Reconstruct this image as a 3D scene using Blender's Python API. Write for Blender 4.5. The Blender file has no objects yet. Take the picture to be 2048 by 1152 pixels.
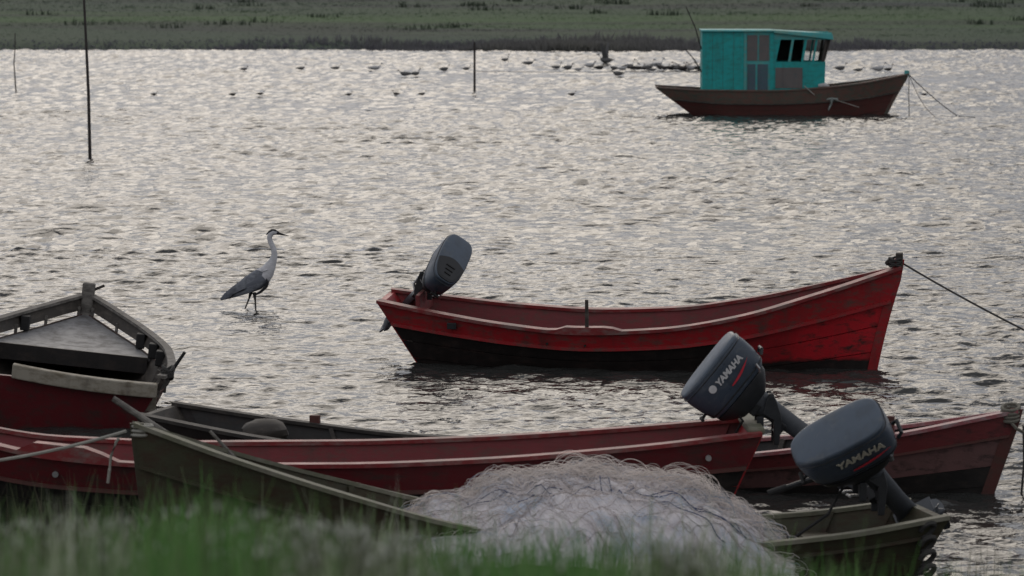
import bpy, math, random
import numpy as np
from mathutils import Vector, Matrix, noise as mnoise

random.seed(7)
rng = np.random.default_rng(11)
scene = bpy.context.scene
COL = scene.collection

# ------------------------------------------------------------------ camera
FPX, W0, H0 = 7000.0, 2048.0, 1152.0      # focal length in photograph pixels
EYE = Vector((0, 0, 4.34))
PITCH = math.atan(660.0 / FPX)
cam_d = bpy.data.cameras.new("camera")
cam = bpy.data.objects.new("camera", cam_d)
COL.objects.link(cam)
cam.location = EYE
cam.rotation_euler = (math.radians(90) - PITCH, 0, 0)
cam_d.sensor_width = 36.0
cam_d.lens = FPX / W0 * 36.0
cam_d.clip_start = 0.5
cam_d.clip_end = 20000
cam_d.dof.use_dof = True
cam_d.dof.focus_distance = 37.0
cam_d.dof.aperture_fstop = 4.5
scene.camera = cam

# ------------------------------------------------------------------ sky, sun, exposure
SUN_EL, SUN_AZ = 32.0, -6.0               # degrees; azimuth from +Y towards +X
world = bpy.data.worlds.new("World")
scene.world = world
world.use_nodes = True
wn = world.node_tree.nodes
wl = world.node_tree.links
bg = wn["Background"]
sky = wn.new("ShaderNodeTexSky")
sky.sky_type = 'NISHITA'
sky.sun_disc = False
sky.sun_elevation = math.radians(SUN_EL)
sky.sun_rotation = math.radians(SUN_AZ)
sky.air_density = 1.0
sky.dust_density = 6.0
sky.ozone_density = 1.5
hsv = wn.new("ShaderNodeHueSaturation")
hsv.inputs['Saturation'].default_value = 0.22
wl.new(sky.outputs[0], hsv.inputs['Color'])
veil = wn.new("ShaderNodeMix"); veil.data_type = 'RGBA'        # even, high cloud over the whole sky
veil.inputs[0].default_value = 0.88
wtc = wn.new("ShaderNodeTexCoord"); wno = wn.new("ShaderNodeTexNoise"); wno.inputs['Scale'].default_value = 4.5; wno.inputs['Detail'].default_value = 5
wl.new(wtc.outputs['Generated'], wno.inputs['Vector'])
wmr = wn.new("ShaderNodeMapRange"); wmr.inputs[1].default_value = 0.36; wmr.inputs[2].default_value = 0.64; wl.new(wno.outputs[0], wmr.inputs[0])
cloud = wn.new("ShaderNodeMix"); cloud.data_type = 'RGBA'; wl.new(wmr.outputs[0], cloud.inputs[0])
cloud.inputs[6].default_value = (6.8, 7.2, 8.6, 1.0); cloud.inputs[7].default_value = (10.5, 10.35, 10.2, 1.0)
wl.new(cloud.outputs[2], veil.inputs[7])
wl.new(hsv.outputs[0], veil.inputs[6])
wl.new(veil.outputs[2], bg.inputs['Color'])
bg.inputs['Strength'].default_value = 0.056
sun_d = bpy.data.lights.new("sun", 'SUN')
sun_d.energy = 0.5
sun_d.angle = math.radians(36)
sun_d.color = (1.0, 0.88, 0.73)
sun = bpy.data.objects.new("sun", sun_d)
COL.objects.link(sun)
sd = Vector((math.sin(math.radians(SUN_AZ)) * math.cos(math.radians(SUN_EL)),
             math.cos(math.radians(SUN_AZ)) * math.cos(math.radians(SUN_EL)),
             math.sin(math.radians(SUN_EL))))
sun.rotation_euler = sd.to_track_quat('Z', 'Y').to_euler()
scene.view_settings.view_transform = 'Standard'
scene.view_settings.look = 'None'
scene.view_settings.gamma = 1.0
scene.view_settings.use_curve_mapping = False
scene.view_settings.exposure = 0.0

# ------------------------------------------------------------------ helpers
def ray(px, py):
    c, s = math.cos(PITCH), math.sin(PITCH)
    a, b = (px - W0 / 2) / FPX, (H0 / 2 - py) / FPX
    return Vector((a, c + b * s, -s + b * c))
def atz(px, py, z=0.0):
    d = ray(px, py)
    return EYE + d * ((z - EYE.z) / d.z)
def aty(px, py, y):
    d = ray(px, py)
    return EYE + d * (y / d.y)

def tag(o, label=None, cat=None, group=None, kind=None):
    if label: o["label"] = label
    if cat: o["category"] = cat
    if group: o["group"] = group
    if kind: o["kind"] = kind
    return o
def thing(name, label, cat, loc=(0, 0, 0), rot=None, group=None):
    o = bpy.data.objects.new(name, None)
    o.empty_display_size = 0.2
    COL.objects.link(o)
    o.location = loc
    if rot is not None:
        o.rotation_euler = rot if len(rot) == 3 and not isinstance(rot, Matrix) else rot.to_euler()
    return tag(o, label, cat, group)

class MB:
    def __init__(s):
        s.v, s.f, s.m, s.c = [], [], [], []
    def add(s, vs, fs, mi=0, col=None):
        b = len(s.v)
        s.v += [tuple(p) for p in vs]
        s.f += [tuple(i + b for i in f) for f in fs]
        s.m += [mi] * len(fs)
        if col is not None: s.c += [col] * len(vs)
        return s
    def box(s, c, size, rot=None, mi=0):
        x, y, z = [k / 2 for k in size]
        vs = [Vector((i * x, j * y, k * z)) for i in (-1, 1) for j in (-1, 1) for k in (-1, 1)]
        if rot is not None: vs = [rot @ p for p in vs]
        c = Vector(c)
        return s.add([p + c for p in vs], [(0, 1, 3, 2), (4, 6, 7, 5), (0, 4, 5, 1), (2, 3, 7, 6), (0, 2, 6, 4), (1, 5, 7, 3)], mi)
    def hexa(s, p, mi=0):      # 8 points: bottom loop 0-3, top loop 4-7
        return s.add(p, [(3, 2, 1, 0), (4, 5, 6, 7), (0, 1, 5, 4), (1, 2, 6, 5), (2, 3, 7, 6), (3, 0, 4, 7)], mi)
    def loft(s, rings, mi=0, cap=True, close=True):
        n = len(rings[0])
        vs = [p for r in rings for p in r]
        fs = []
        for i in range(len(rings) - 1):
            for j in range(n if close else n - 1):
                k = (j + 1) % n
                fs.append((i * n + j, i * n + k, (i + 1) * n + k, (i + 1) * n + j))
        if cap and close:
            fs.append(tuple(range(n - 1, -1, -1)))
            fs.append(tuple((len(rings) - 1) * n + j for j in range(n)))
        return s.add(vs, fs, mi)
    def tube(s, pts, rad, n=6, mi=0, squash=1.0, up=None, col=None):
        pts = [Vector(p) for p in pts]
        if not hasattr(rad, '__len__'): rad = [rad] * len(pts)
        rings, ref = [], Vector(up) if up is not None else Vector((0.13, 0.27, 0.95))
        for i, p in enumerate(pts):
            d = (pts[min(i + 1, len(pts) - 1)] - pts[max(i - 1, 0)])
            if d.length < 1e-9: d = Vector((0, 0, 1))
            d.normalize()
            r = ref
            if abs(d.dot(r.normalized())) > 0.97: r = Vector((1, 0.2, 0.1))
            a = d.cross(r).normalized(); b = a.cross(d).normalized()
            rings.append([p + (a * math.cos(t) * squash + b * math.sin(t)) * rad[i] for t in [2 * math.pi * k / n for k in range(n)]])
        b0 = len(s.v)
        s.loft(rings, mi)
        if col is not None: s.c += [col] * (len(s.v) - b0)
        return s
    def build(s, name, mat, parent=None, smooth=False, bevel=0.0):
        me = bpy.data.meshes.new(name)
        me.from_pydata(s.v, [], s.f)
        mats = mat if isinstance(mat, (list, tuple)) else [mat]
        for m in mats: me.materials.append(m)
        if len(mats) > 1: me.polygons.foreach_set("material_index", s.m)
        if smooth: me.polygons.foreach_set("use_smooth", [True] * len(me.polygons))
        if s.c and len(s.c) == len(s.v):
            at = me.color_attributes.new("tint", 'FLOAT_COLOR', 'POINT')
            at.data.foreach_set("color", np.array([(c[0], c[1], c[2], 1.0) for c in s.c], dtype=np.float32).ravel())
        me.validate(); me.update()
        if smooth: me.set_sharp_from_angle(angle=math.radians(38))
        o = bpy.data.objects.new(name, me)
        COL.objects.link(o)
        if parent is not None: o.parent = parent
        if bevel > 0:
            b = o.modifiers.new("bevel", 'BEVEL'); b.width = bevel; b.segments = 2; b.limit_method = 'ANGLE'; b.angle_limit = math.radians(40)
        return o

def np_mesh(name, co, quads, mat, smooth=True, cols=None):
    me = bpy.data.meshes.new(name)
    k = quads.shape[1]
    me.vertices.add(len(co)); me.vertices.foreach_set("co", np.ascontiguousarray(co, dtype=np.float32).ravel())
    me.loops.add(quads.size); me.loops.foreach_set("vertex_index", np.ascontiguousarray(quads, dtype=np.int32).ravel())
    me.polygons.add(len(quads))
    me.polygons.foreach_set("loop_start", np.arange(0, quads.size, k, dtype=np.int32))
    me.polygons.foreach_set("use_smooth", np.full(len(quads), smooth))
    if cols is not None:
        at = me.color_attributes.new("tint", 'FLOAT_COLOR', 'POINT')
        at.data.foreach_set("color", np.ascontiguousarray(np.c_[cols, np.ones(len(cols))], dtype=np.float32).ravel())
    me.materials.append(mat)
    me.update(calc_edges=True); me.validate()
    o = bpy.data.objects.new(name, me); COL.objects.link(o)
    return o

def curve(knots):
    ks = sorted(knots); xs = [k[0] for k in ks]; ys = [k[1] for k in ks]
    n = len(xs)
    d = [(ys[i + 1] - ys[i]) / (xs[i + 1] - xs[i]) for i in range(n - 1)]
    m = [d[0]] + [0 if d[i - 1] * d[i] <= 0 else 2 * d[i - 1] * d[i] / (d[i - 1] + d[i]) for i in range(1, n - 1)] + [d[-1]]
    def f(x):
        if x <= xs[0]: return ys[0]
        if x >= xs[-1]: return ys[-1]
        i = 0
        while x > xs[i + 1]: i += 1
        h = xs[i + 1] - xs[i]; t = (x - xs[i]) / h
        return ((2 * t**3 - 3 * t**2 + 1) * ys[i] + (t**3 - 2 * t**2 + t) * h * m[i]
                + (-2 * t**3 + 3 * t**2) * ys[i + 1] + (t**3 - t**2) * h * m[i + 1])
    return f
def sag(a, b, drop, n=16):
    a, b = Vector(a), Vector(b)
    return [a.lerp(b, i / n) - Vector((0, 0, drop * 4 * (i / n) * (1 - i / n))) for i in range(n + 1)]

# ------------------------------------------------------------------ materials
def nodes_of(name):
    m = bpy.data.materials.new(name); m.use_nodes = True
    nt = m.node_tree
    return m, nt.nodes, nt.links, nt.nodes["Principled BSDF"]
def rgba(c): return (c[0], c[1], c[2], 1.0)
def mixc(N, L, fac, a, b, mode='MIX'):
    x = N.new("ShaderNodeMix"); x.data_type = 'RGBA'; x.blend_type = mode
    for s, v in ((0, fac), (6, a), (7, b)):
        if hasattr(v, 'links'): L.new(v, x.inputs[s])
        else: x.inputs[s].default_value = v if s == 0 else rgba(v)
    return x.outputs[2]
def ramp(N, L, src, a, b):
    r = N.new("ShaderNodeMapRange"); r.clamp = True
    L.new(src, r.inputs[0]); r.inputs[1].default_value = a; r.inputs[2].default_value = b
    return r.outputs[0]
def noise_tex(N, L, vec, scale, detail=5, rough=0.6, stretch=None):
    if stretch:
        mp = N.new("ShaderNodeMapping"); mp.inputs['Scale'].default_value = stretch
        L.new(vec, mp.inputs[0]); vec = mp.outputs[0]
    t = N.new("ShaderNodeTexNoise"); t.inputs['Scale'].default_value = scale
    t.inputs['Detail'].default_value = detail; t.inputs['Roughness'].default_value = rough
    L.new(vec, t.inputs['Vector'])
    return t.outputs[0]
def painted(name, base, wear, amt=0.35, rough=0.55, scale=6.0, streak=True, bump=0.25, dirt=(0.05, 0.04, 0.035), dirt_amt=0.35, metal=0.0, split=None):
    m, N, L, B = nodes_of(name)
    tc = N.new("ShaderNodeTexCoord").outputs['Object']
    col = base
    if split:                      # a second colour with its own ragged edge: (colour, x0, x1, z0, z1)
        sp = N.new("ShaderNodeSeparateXYZ"); L.new(tc, sp.inputs[0])
        n0 = noise_tex(N, L, tc, 5.0, 4)
        def madd(src, k, add):
            q = N.new("ShaderNodeMath"); q.operation = 'MULTIPLY_ADD'; L.new(src, q.inputs[0]); q.inputs[1].default_value = k
            if hasattr(add, 'links'): L.new(add, q.inputs[2])
            else: q.inputs[2].default_value = add
            return q.outputs[0]
        jx = madd(n0, 0.9, sp.outputs[0]); jz = madd(n0, 0.10, sp.outputs[2])
        fx = ramp(N, L, jx, split[1], split[2]); fz = ramp(N, L, jz, split[3], split[4])
        mu = N.new("ShaderNodeMath"); mu.operation = 'MULTIPLY'; L.new(fx, mu.inputs[0]); L.new(fz, mu.inputs[1])
        col = mixc(N, L, mu.outputs[0], base, split[0])
    n1 = noise_tex(N, L, tc, scale, 8, 0.68, (1, 1, 2.2))
    f1 = ramp(N, L, n1, 0.62 - amt * 0.35, 0.80 - amt * 0.35)
    k = mixc(N, L, f1, col, wear)
    if streak:
        n2 = noise_tex(N, L, tc, 9.0, 5, 0.6, (1.0, 1.0, 0.12))
        f2 = ramp(N, L, n2, 0.50, 0.78)
        sc = N.new("ShaderNodeMath"); sc.operation = 'MULTIPLY'; L.new(f2, sc.inputs[0]); sc.inputs[1].default_value = dirt_amt
        k = mixc(N, L, sc.outputs[0], k, dirt)
    n3 = noise_tex(N, L, tc, 1.3, 3)
    f3 = ramp(N, L, n3, 0.2, 0.8)
    k = mixc(N, L, f3, k, (0.72, 0.72, 0.72), 'MULTIPLY') if False else mixc(N, L, 0.35, k, mixc(N, L, f3, (0.55, 0.55, 0.55), (1.3, 1.3, 1.3)), 'MULTIPLY')
    L.new(k, B.inputs['Base Color'])
    rr = ramp(N, L, n1, 0.3, 0.8)
    rm = N.new("ShaderNodeMath"); rm.operation = 'MULTIPLY_ADD'; L.new(rr, rm.inputs[0]); rm.inputs[1].default_value = 0.3; rm.inputs[2].default_value = rough - 0.12
    L.new(rm.outputs[0], B.inputs['Roughness'])
    B.inputs['Metallic'].default_value = metal
    if bump:
        n4 = noise_tex(N, L, tc, 28, 5, 0.7, (0.35, 1, 1))
        bp = N.new("ShaderNodeBump"); bp.inputs['Strength'].default_value = bump; bp.inputs['Distance'].default_value = 0.01
        L.new(n4, bp.inputs['Height']); L.new(bp.outputs[0], B.inputs['Normal'])
    return m
def plain(name, base, rough=0.5, metal=0.0, var=0.25, scale=12):
    return painted(name, base, tuple(min(1, c * (1 + var)) for c in base), 0.4, rough, scale, False, 0.08, metal=metal)
def tinted(name, rough=0.7, trans=0.0):
    m, N, L, B = nodes_of(name)
    a = N.new("ShaderNodeAttribute"); a.attribute_name = "tint"
    L.new(a.outputs['Color'], B.inputs['Base Color'])
    B.inputs['Roughness'].default_value = rough
    B.inputs['Specular IOR Level'].default_value = 0.2
    if trans > 0:
        t = N.new("ShaderNodeBsdfTranslucent"); L.new(a.outputs['Color'], t.inputs['Color'])
        mx = N.new("ShaderNodeMixShader"); mx.inputs[0].default_value = trans
        L.new(B.outputs[0], mx.inputs[1]); L.new(t.outputs[0], mx.inputs[2])
        L.new(mx.outputs[0], N["Material Output"].inputs['Surface'])
    return m
def water_mat():
    m, N, L, B = nodes_of("water")
    tc = N.new("ShaderNodeTexCoord").outputs['Object']
    B.inputs['Base Color'].default_value = (0.035, 0.036, 0.034, 1)
    B.inputs['Roughness'].default_value = 0.06
    B.inputs['IOR'].default_value = 1.333
    n1 = noise_tex(N, L, tc, 9.0, 3, 0.55, (0.75, 1.0, 1.0))
    n2 = noise_tex(N, L, tc, 2.2, 3, 0.6, (0.7, 1.0, 1.0))
    ad = N.new("ShaderNodeMath"); ad.operation = 'MULTIPLY_ADD'; L.new(n2, ad.inputs[0]); ad.inputs[1].default_value = 3.0; L.new(n1, ad.inputs[2])
    bp = N.new("ShaderNodeBump"); bp.inputs['Strength'].default_value = 0.7; bp.inputs['Distance'].default_value = 0.024
    L.new(ad.outputs[0], bp.inputs['Height']); L.new(bp.outputs[0], B.inputs['Normal'])
    return m

M = {}
M['water'] = water_mat()
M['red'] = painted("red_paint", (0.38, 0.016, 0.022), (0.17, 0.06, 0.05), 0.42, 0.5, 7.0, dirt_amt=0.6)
M['deep_red'] = painted("deep_red_paint", (0.13, 0.013, 0.017), (0.07, 0.025, 0.022), 0.4, 0.5)  # deeper red stands in for shade on the near red boat
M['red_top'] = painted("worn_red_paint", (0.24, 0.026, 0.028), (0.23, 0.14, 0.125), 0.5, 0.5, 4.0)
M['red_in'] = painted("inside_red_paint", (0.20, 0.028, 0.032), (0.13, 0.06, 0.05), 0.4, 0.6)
M['black_red'] = painted("black_to_red_hull", (0.012, 0.008, 0.007), (0.03, 0.015, 0.012), 0.3, 0.5, split=((0.52, 0.012, 0.022), 1.35, 2.3, 0.15, 0.20))  # black, turning red towards the bow above the waterline
M['tar'] = painted("tarred_hull", (0.012, 0.010, 0.009), (0.035, 0.025, 0.02), 0.3, 0.55)
M['dark_wood'] = painted("dark_wood", (0.05, 0.043, 0.036), (0.11, 0.095, 0.08), 0.4, 0.7)
M['shaded_rail'] = painted("shaded_rail", (0.030, 0.026, 0.023), (0.075, 0.065, 0.055), 0.4, 0.7)  # long boat's stern-half rail, its shade painted in
M['grey_wood'] = painted("grey_wood", (0.12, 0.11, 0.098), (0.25, 0.235, 0.21), 0.6, 0.8, 9.0, bump=0.6, dirt_amt=0.6)
M['pale_wood'] = painted("pale_wood", (0.34, 0.31, 0.25), (0.20, 0.17, 0.12), 0.45, 0.7, dirt_amt=0.6)
M['grey_deck'] = painted("grey_deck_paint", (0.27, 0.27, 0.275), (0.15, 0.145, 0.14), 0.45, 0.6)
M['maroon'] = painted("maroon_hull", (0.115, 0.036, 0.030), (0.08, 0.045, 0.035), 0.4, 0.6)
M['brown_red'] = painted("faded_brown_red", (0.17, 0.085, 0.080), (0.12, 0.04, 0.04), 0.4, 0.6)
M['faded_hull'] = painted("shade_to_brown_red", (0.014, 0.011, 0.010), (0.03, 0.02, 0.018), 0.3, 0.6, split=((0.17, 0.085, 0.080), 0.2, 1.2, -1, -.9))  # dark stern half: dark strakes, with shade put into the colour
M['maroon_hull'] = painted("shade_to_maroon", (0.016, 0.011, 0.010), (0.03, 0.02, 0.018), 0.3, 0.6, split=((0.17, 0.03, 0.032), 0.2, 1.2, -1, -.9))  # sheer strake with the stern's shade painted in, maroon towards the bow
M['pink'] = painted("faded_pink_red", (0.34, 0.10, 0.11), (0.36, 0.26, 0.26), 0.5, 0.5)
M['teal'] = painted("turquoise_paint", (0.009, 0.40, 0.39), (0.02, 0.29, 0.26), 0.45, 0.5, 4.0, dirt_amt=0.3, bump=0.15)
M['teal_light'] = painted("pale_turquoise_paint", (0.06, 0.42, 0.42), (0.16, 0.36, 0.30), 0.45, 0.5, 3.0, dirt_amt=0.15, bump=0.1)
M['grey_patch'] = painted("bare_grey_board", (0.16, 0.145, 0.14), (0.11, 0.15, 0.15), 0.3, 0.7)
M['blue_patch'] = painted("blue_grey_board", (0.08, 0.125, 0.16), (0.05, 0.15, 0.15), 0.4, 0.6)
M['green_grey'] = painted("weathered_green_strake", (0.095, 0.11, 0.085), (0.17, 0.095, 0.075), 0.7, 0.65)
M['olive'] = painted("weathered_shaded_olive", (0.046, 0.046, 0.022), (0.048, 0.030, 0.016), 0.5, 0.7)  # weathered olive, base darkened further in place of missing shade
M['olive_top'] = painted("weathered_olive_rail", (0.15, 0.15, 0.10), (0.22, 0.21, 0.165), 0.5, 0.7)
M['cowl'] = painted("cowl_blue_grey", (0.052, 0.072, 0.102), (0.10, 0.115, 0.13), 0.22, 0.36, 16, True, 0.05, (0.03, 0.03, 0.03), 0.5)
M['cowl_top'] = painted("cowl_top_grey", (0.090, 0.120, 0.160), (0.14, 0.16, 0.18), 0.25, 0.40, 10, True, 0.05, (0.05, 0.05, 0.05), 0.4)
M['motor_dark'] = plain("motor_dark_metal", (0.018, 0.020, 0.023), 0.45)
M['motor_leg'] = plain("motor_leg_grey", (0.065, 0.072, 0.082), 0.42)
M['steel'] = plain("steel", (0.42, 0.42, 0.42), 0.35, 0.8)
M['letter'] = plain("silver_lettering", (0.62, 0.62, 0.62), 0.4)
M['letter_gold'] = plain("pale_lettering", (0.50, 0.47, 0.38), 0.4)
M['stripe'] = plain("red_stripe", (0.55, 0.03, 0.05), 0.4)
M['rope'] = plain("rope", (0.17, 0.16, 0.13), 0.85)
M['rope_pale'] = plain("pale_rope", (0.36, 0.35, 0.31), 0.85)
M['rope_dark'] = plain("dark_rope", (0.05, 0.048, 0.045), 0.85)
M['rope_blue'] = plain("blue_rope", (0.05, 0.075, 0.15), 0.7)
M['pole'] = plain("dark_pole", (0.045, 0.038, 0.035), 0.8)
M['rag'] = plain("pale_rag", (0.30, 0.34, 0.32), 0.85)
M['rubber'] = plain("black_rubber", (0.015, 0.015, 0.015), 0.7)
M['heron_grey'] = plain("heron_grey", (0.17, 0.185, 0.215), 0.75)
M['heron_wing'] = painted("heron_wing", (0.19, 0.205, 0.24), (0.30, 0.32, 0.35), 0.6, 0.75, 14.0, True, 0.3, (0.03, 0.03, 0.035), 0.8)
M['heron_white'] = plain("heron_white", (0.62, 0.62, 0.64), 0.8)
M['heron_dark'] = plain("heron_black", (0.018, 0.018, 0.022), 0.7)
M['heron_leg'] = plain("heron_leg", (0.06, 0.055, 0.05), 0.7)
M['bird_pale'] = plain("bird_pale", (0.45, 0.45, 0.45), 0.8)
M['bird_grey'] = plain("bird_grey", (0.13, 0.13, 0.13), 0.8)
M['bird_dark'] = plain("bird_dark", (0.022, 0.020, 0.020), 0.7)
M['mud'] = painted("mud_bank", (0.075, 0.065, 0.045), (0.05, 0.06, 0.03), 0.4, 0.8)
M['grass'] = tinted("grass_blades", 0.6, 0.35)
M['marsh'] = tinted("marsh_blades", 0.75, 0.30)
m_, N_, L_, B_ = nodes_of("window_glass")
B_.inputs['Base Color'].default_value = (0.8, 0.82, 0.82, 1); B_.inputs['Roughness'].default_value = 0.05
B_.inputs['Transmission Weight'].default_value = 1.0; B_.inputs['IOR'].default_value = 1.05
M['glass'] = m_

def mesh_net_mat(name, base, dark):
    m, N, L, B = nodes_of(name)
    tc = N.new("ShaderNodeTexCoord").outputs['Object']
    n = noise_tex(N, L, tc, 14, 8, 0.7); f = ramp(N, L, n, 0.35, 0.65)
    n2 = noise_tex(N, L, tc, 2.6, 4, 0.6); f2 = ramp(N, L, n2, 0.50, 0.66)
    k = mixc(N, L, f, dark, base)
    k = mixc(N, L, f2, k, (0.50, 0.56, 0.66))
    L.new(k, B.inputs['Base Color']); B.inputs['Roughness'].default_value = 0.85
    bp = N.new("ShaderNodeBump"); bp.inputs['Strength'].default_value = 0.5; bp.inputs['Distance'].default_value = 0.02
    n3 = noise_tex(N, L, tc, 45, 6, 0.75); L.new(n3, bp.inputs['Height']); L.new(bp.outputs[0], B.inputs['Normal'])
    return m
M['net'] = mesh_net_mat("net_heap", (0.93, 0.90, 0.91), (0.76, 0.73, 0.76))
M['strand'] = tinted("net_strands", 0.5, 0.55)

# ------------------------------------------------------------------ water (real waves)
waves = []
for i in range(110):
    lam = math.exp(random.uniform(math.log(0.14), math.log(0.80)))
    th = math.radians(random.gauss(-95, 23))           # running towards the near shore
    amp = 0.0064 * lam * (1.12 if lam < .35 else .85) * random.uniform(0.5, 1.3)
    waves.append((2 * math.pi / lam, math.cos(th), math.sin(th), amp, random.uniform(0, 6.283)))
def wave_z(x, y, lmin=0.0):
    z = np.zeros_like(x)
    wx = x + 0.25 * np.sin(y * 0.9 + 0.35 * x) ; wy = y + 0.25 * np.sin(x * 0.7 - 0.4 * y)
    patch = 0.85 + 0.22 * np.sin(x * 0.31 + 1.1 * np.sin(y * 0.13)) * np.sin(y * 0.21 + 0.7 * np.sin(x * 0.17))
    for k, c, s, a, p in waves:
        if 2 * math.pi / k < lmin: continue
        ph = k * (c * wx + s * wy) + p
        z += a * (np.sin(ph) - 0.30 * np.cos(2 * ph))
    return z * patch
def build_water():
    cos, qs, base = [], [], 0
    for (y0, y1, hx, st) in ((21.0, 52.0, 8.0, 0.046), (52.0, 100.0, 17.0, 0.095), (100.0, 166.0, 28.0, 0.16)):
        nx, ny = int(2 * hx / st), int((y1 - y0) / st)
        X, Y = np.meshgrid(np.linspace(-hx, hx, nx + 1), np.linspace(y0, y1, ny + 1))
        Z = wave_z(X, Y, st * 2.6) * (1.0 if y0 < 50 else (1.40 if y0 < 99 else 2.1))
        cos.append(np.c_[X.ravel(), Y.ravel(), Z.ravel()])
        I = np.arange((nx + 1) * (ny + 1)).reshape(ny + 1, nx + 1)
        qs.append(np.c_[I[:-1, :-1].ravel(), I[:-1, 1:].ravel(), I[1:, 1:].ravel(), I[1:, :-1].ravel()] + base)
        base += (nx + 1) * (ny + 1)
        for sgn in (-1, 1):      # coarser waves beside the fine block, calm sheets beyond
            wd, sc_ = hx * 1.1, st * 2
            X, Y = np.meshgrid(np.linspace(*sorted((sgn * hx, sgn * (hx + wd))), int(wd / sc_) + 1), np.linspace(y0, y1, int((y1 - y0) / sc_) + 1))
            cos.append(np.c_[X.ravel(), Y.ravel(), (wave_z(X, Y, sc_ * 2.2) * (1.5 if y0 < 50 else (1.8 if y0 < 99 else 2.4))).ravel()])
            I = np.arange(X.size).reshape(X.shape)
            qs.append(np.c_[I[:-1, :-1].ravel(), I[:-1, 1:].ravel(), I[1:, 1:].ravel(), I[1:, :-1].ravel()] + base)
            base += X.size
            xs = sorted((sgn * (hx + wd), sgn * 900.0))
            cos.append(np.array([(xs[0], y0, 0), (xs[1], y0, 0), (xs[1], y1, 0), (xs[0], y1, 0)]))
            qs.append(np.array([[0, 1, 2, 3]]) + base); base += 4
    cos.append(np.array([(-900, -60, -0.12), (900, -60, -0.12), (900, 21, -0.12), (-900, 21, -0.12)])); qs.append(np.array([[0, 1, 2, 3]]) + base)
    return tag(np_mesh("water", np.concatenate(cos), np.concatenate(qs), M['water']), kind="structure")
build_water()

# ------------------------------------------------------------------ near bank
def fbm(x, y, s, o=4, seed=0.0):
    return mnoise.fractal(Vector((x * s + seed, y * s - seed, seed * 0.37)), 1.0, 2.0, o)
RAYS = math.tan(math.atan((H0 - H0 / 2) / FPX) + PITCH)      # slope of the lowest line of sight
def bank_z(x, y):
    u = x / max(y, 4.0) * FPX + W0 / 2                        # bearing of the bank section
    drop = 0.16 + 0.10 * max(0, min(1, (u - 900) / 500)) + 0.55 * max(0, min(1, (u - 1480) / 420))
    z = EYE.z - RAYS * y - drop
    z = min(z, 2.55 + 0.02 * y)
    return z + 0.05 * fbm(x, y, 0.8)
def build_bank():
    xs = np.concatenate([np.linspace(-60, -6, 28), np.linspace(-5.8, 5.8, 117), np.linspace(6, 60, 28)])
    ys = np.concatenate([np.linspace(-30, 4, 12), np.linspace(4.5, 27, 91)])
    co = np.array([(x, y, max(bank_z(x, y), -0.9) if y > 0 else 2.5) for y in ys for x in xs])
    I = np.arange(len(co)).reshape(len(ys), len(xs))
    q = np.c_[I[:-1, :-1].ravel(), I[:-1, 1:].ravel(), I[1:, 1:].ravel(), I[1:, :-1].ravel()]
    tag(np_mesh("bank", co, q, M['mud']), kind="structure")
build_bank()

# ------------------------------------------------------------------ far marsh
def far_z(x, y):
    e = 164.0 + 0.8 * fbm(x, 0, 0.05, 3, 3.1)
    k = max(0.0, min(1.0, (y - e) / 6.0))
    return -0.25 + 0.60 * k * k * (3 - 2 * k) + (0.12 * fbm(x, y, 0.03, 4, 9.0) + 0.002 * (y - 170) if y > 170 else 0)
def far_col(x, y):
    n = fbm(x, y, 0.045, 4, 5.0); n2 = fbm(x * 0.35, y, 0.06, 3, 21.0)
    b = math.exp(-((y - 222 - 14 * n) / 26) ** 2)             # the greener sward behind the reeds
    g = (0.040 + 0.012 * n, 0.066 + 0.016 * n, 0.042)
    gg = (0.046, 0.100, 0.030)
    k = max(0, min(1, b * 0.9 + 0.35 * n2))
    c = [a * (1 - k) + q * k for a, q in zip(g, gg)]
    if n2 < -0.25: c = [c[0] * 0.75, c[1] * 0.68, c[2] * 0.85]
    return c
def build_marsh():
    xs = np.concatenate([np.linspace(-1500, -75, 8), np.linspace(-70, 70, 141), np.linspace(75, 1500, 8)])
    ys = np.concatenate([np.linspace(162, 180, 37), np.linspace(181, 420, 120), np.linspace(450, 6000, 10)])
    co = np.array([(x, y, far_z(x, y)) for y in ys for x in xs])
    cols = np.array([far_col(x, y) for y in ys for x in xs])
    I = np.arange(len(co)).reshape(len(ys), len(xs))
    q = np.c_[I[:-1, :-1].ravel(), I[:-1, 1:].ravel(), I[1:, 1:].ravel(), I[1:, :-1].ravel()]
    tag(np_mesh("marsh_ground", co, q, M['marsh'], cols=cols), kind="structure")
build_marsh()
def tufts(name, spots, label, cat, mat, blades, wide):
    """spots: (x, y, z, height, (r,g,b)); one object of fanned blades"""
    V, F, C = [], [], []
    for x, y, z, h, c in spots:
        for _ in range(blades):
            a = random.uniform(0, 6.283); l = random.gauss(0, 0.28) * h; hh = h * random.uniform(0.55, 1.1)
            ox, oy = random.gauss(0, wide * h), random.gauss(0, wide * h)
            w = h * random.uniform(0.05, 0.12)
            dx, dy = math.cos(a) * w, math.sin(a) * w
            lx, ly = math.cos(a + 1.3) * l, math.sin(a + 1.3) * l
            b = len(V)
            V += [(x + ox - dx, y + oy - dy, z), (x + ox + dx, y + oy + dy, z), (x + ox + dx * .6 + lx * .4, y + oy + dy * .6 + ly * .4, z + hh * .6),
                  (x + ox + lx, y + oy + ly, z + hh)]
            F += [(b, b + 1, b + 2), (b, b + 2, b + 3)]
            k = random.uniform(0.85, 1.15)
            C += [(c[0] * k, c[1] * k, c[2] * k)] * 4
    o = np_mesh(name, np.array(V), np.array(F), mat, False, np.array(C))
    return tag(o, label, cat, kind="stuff")
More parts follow.
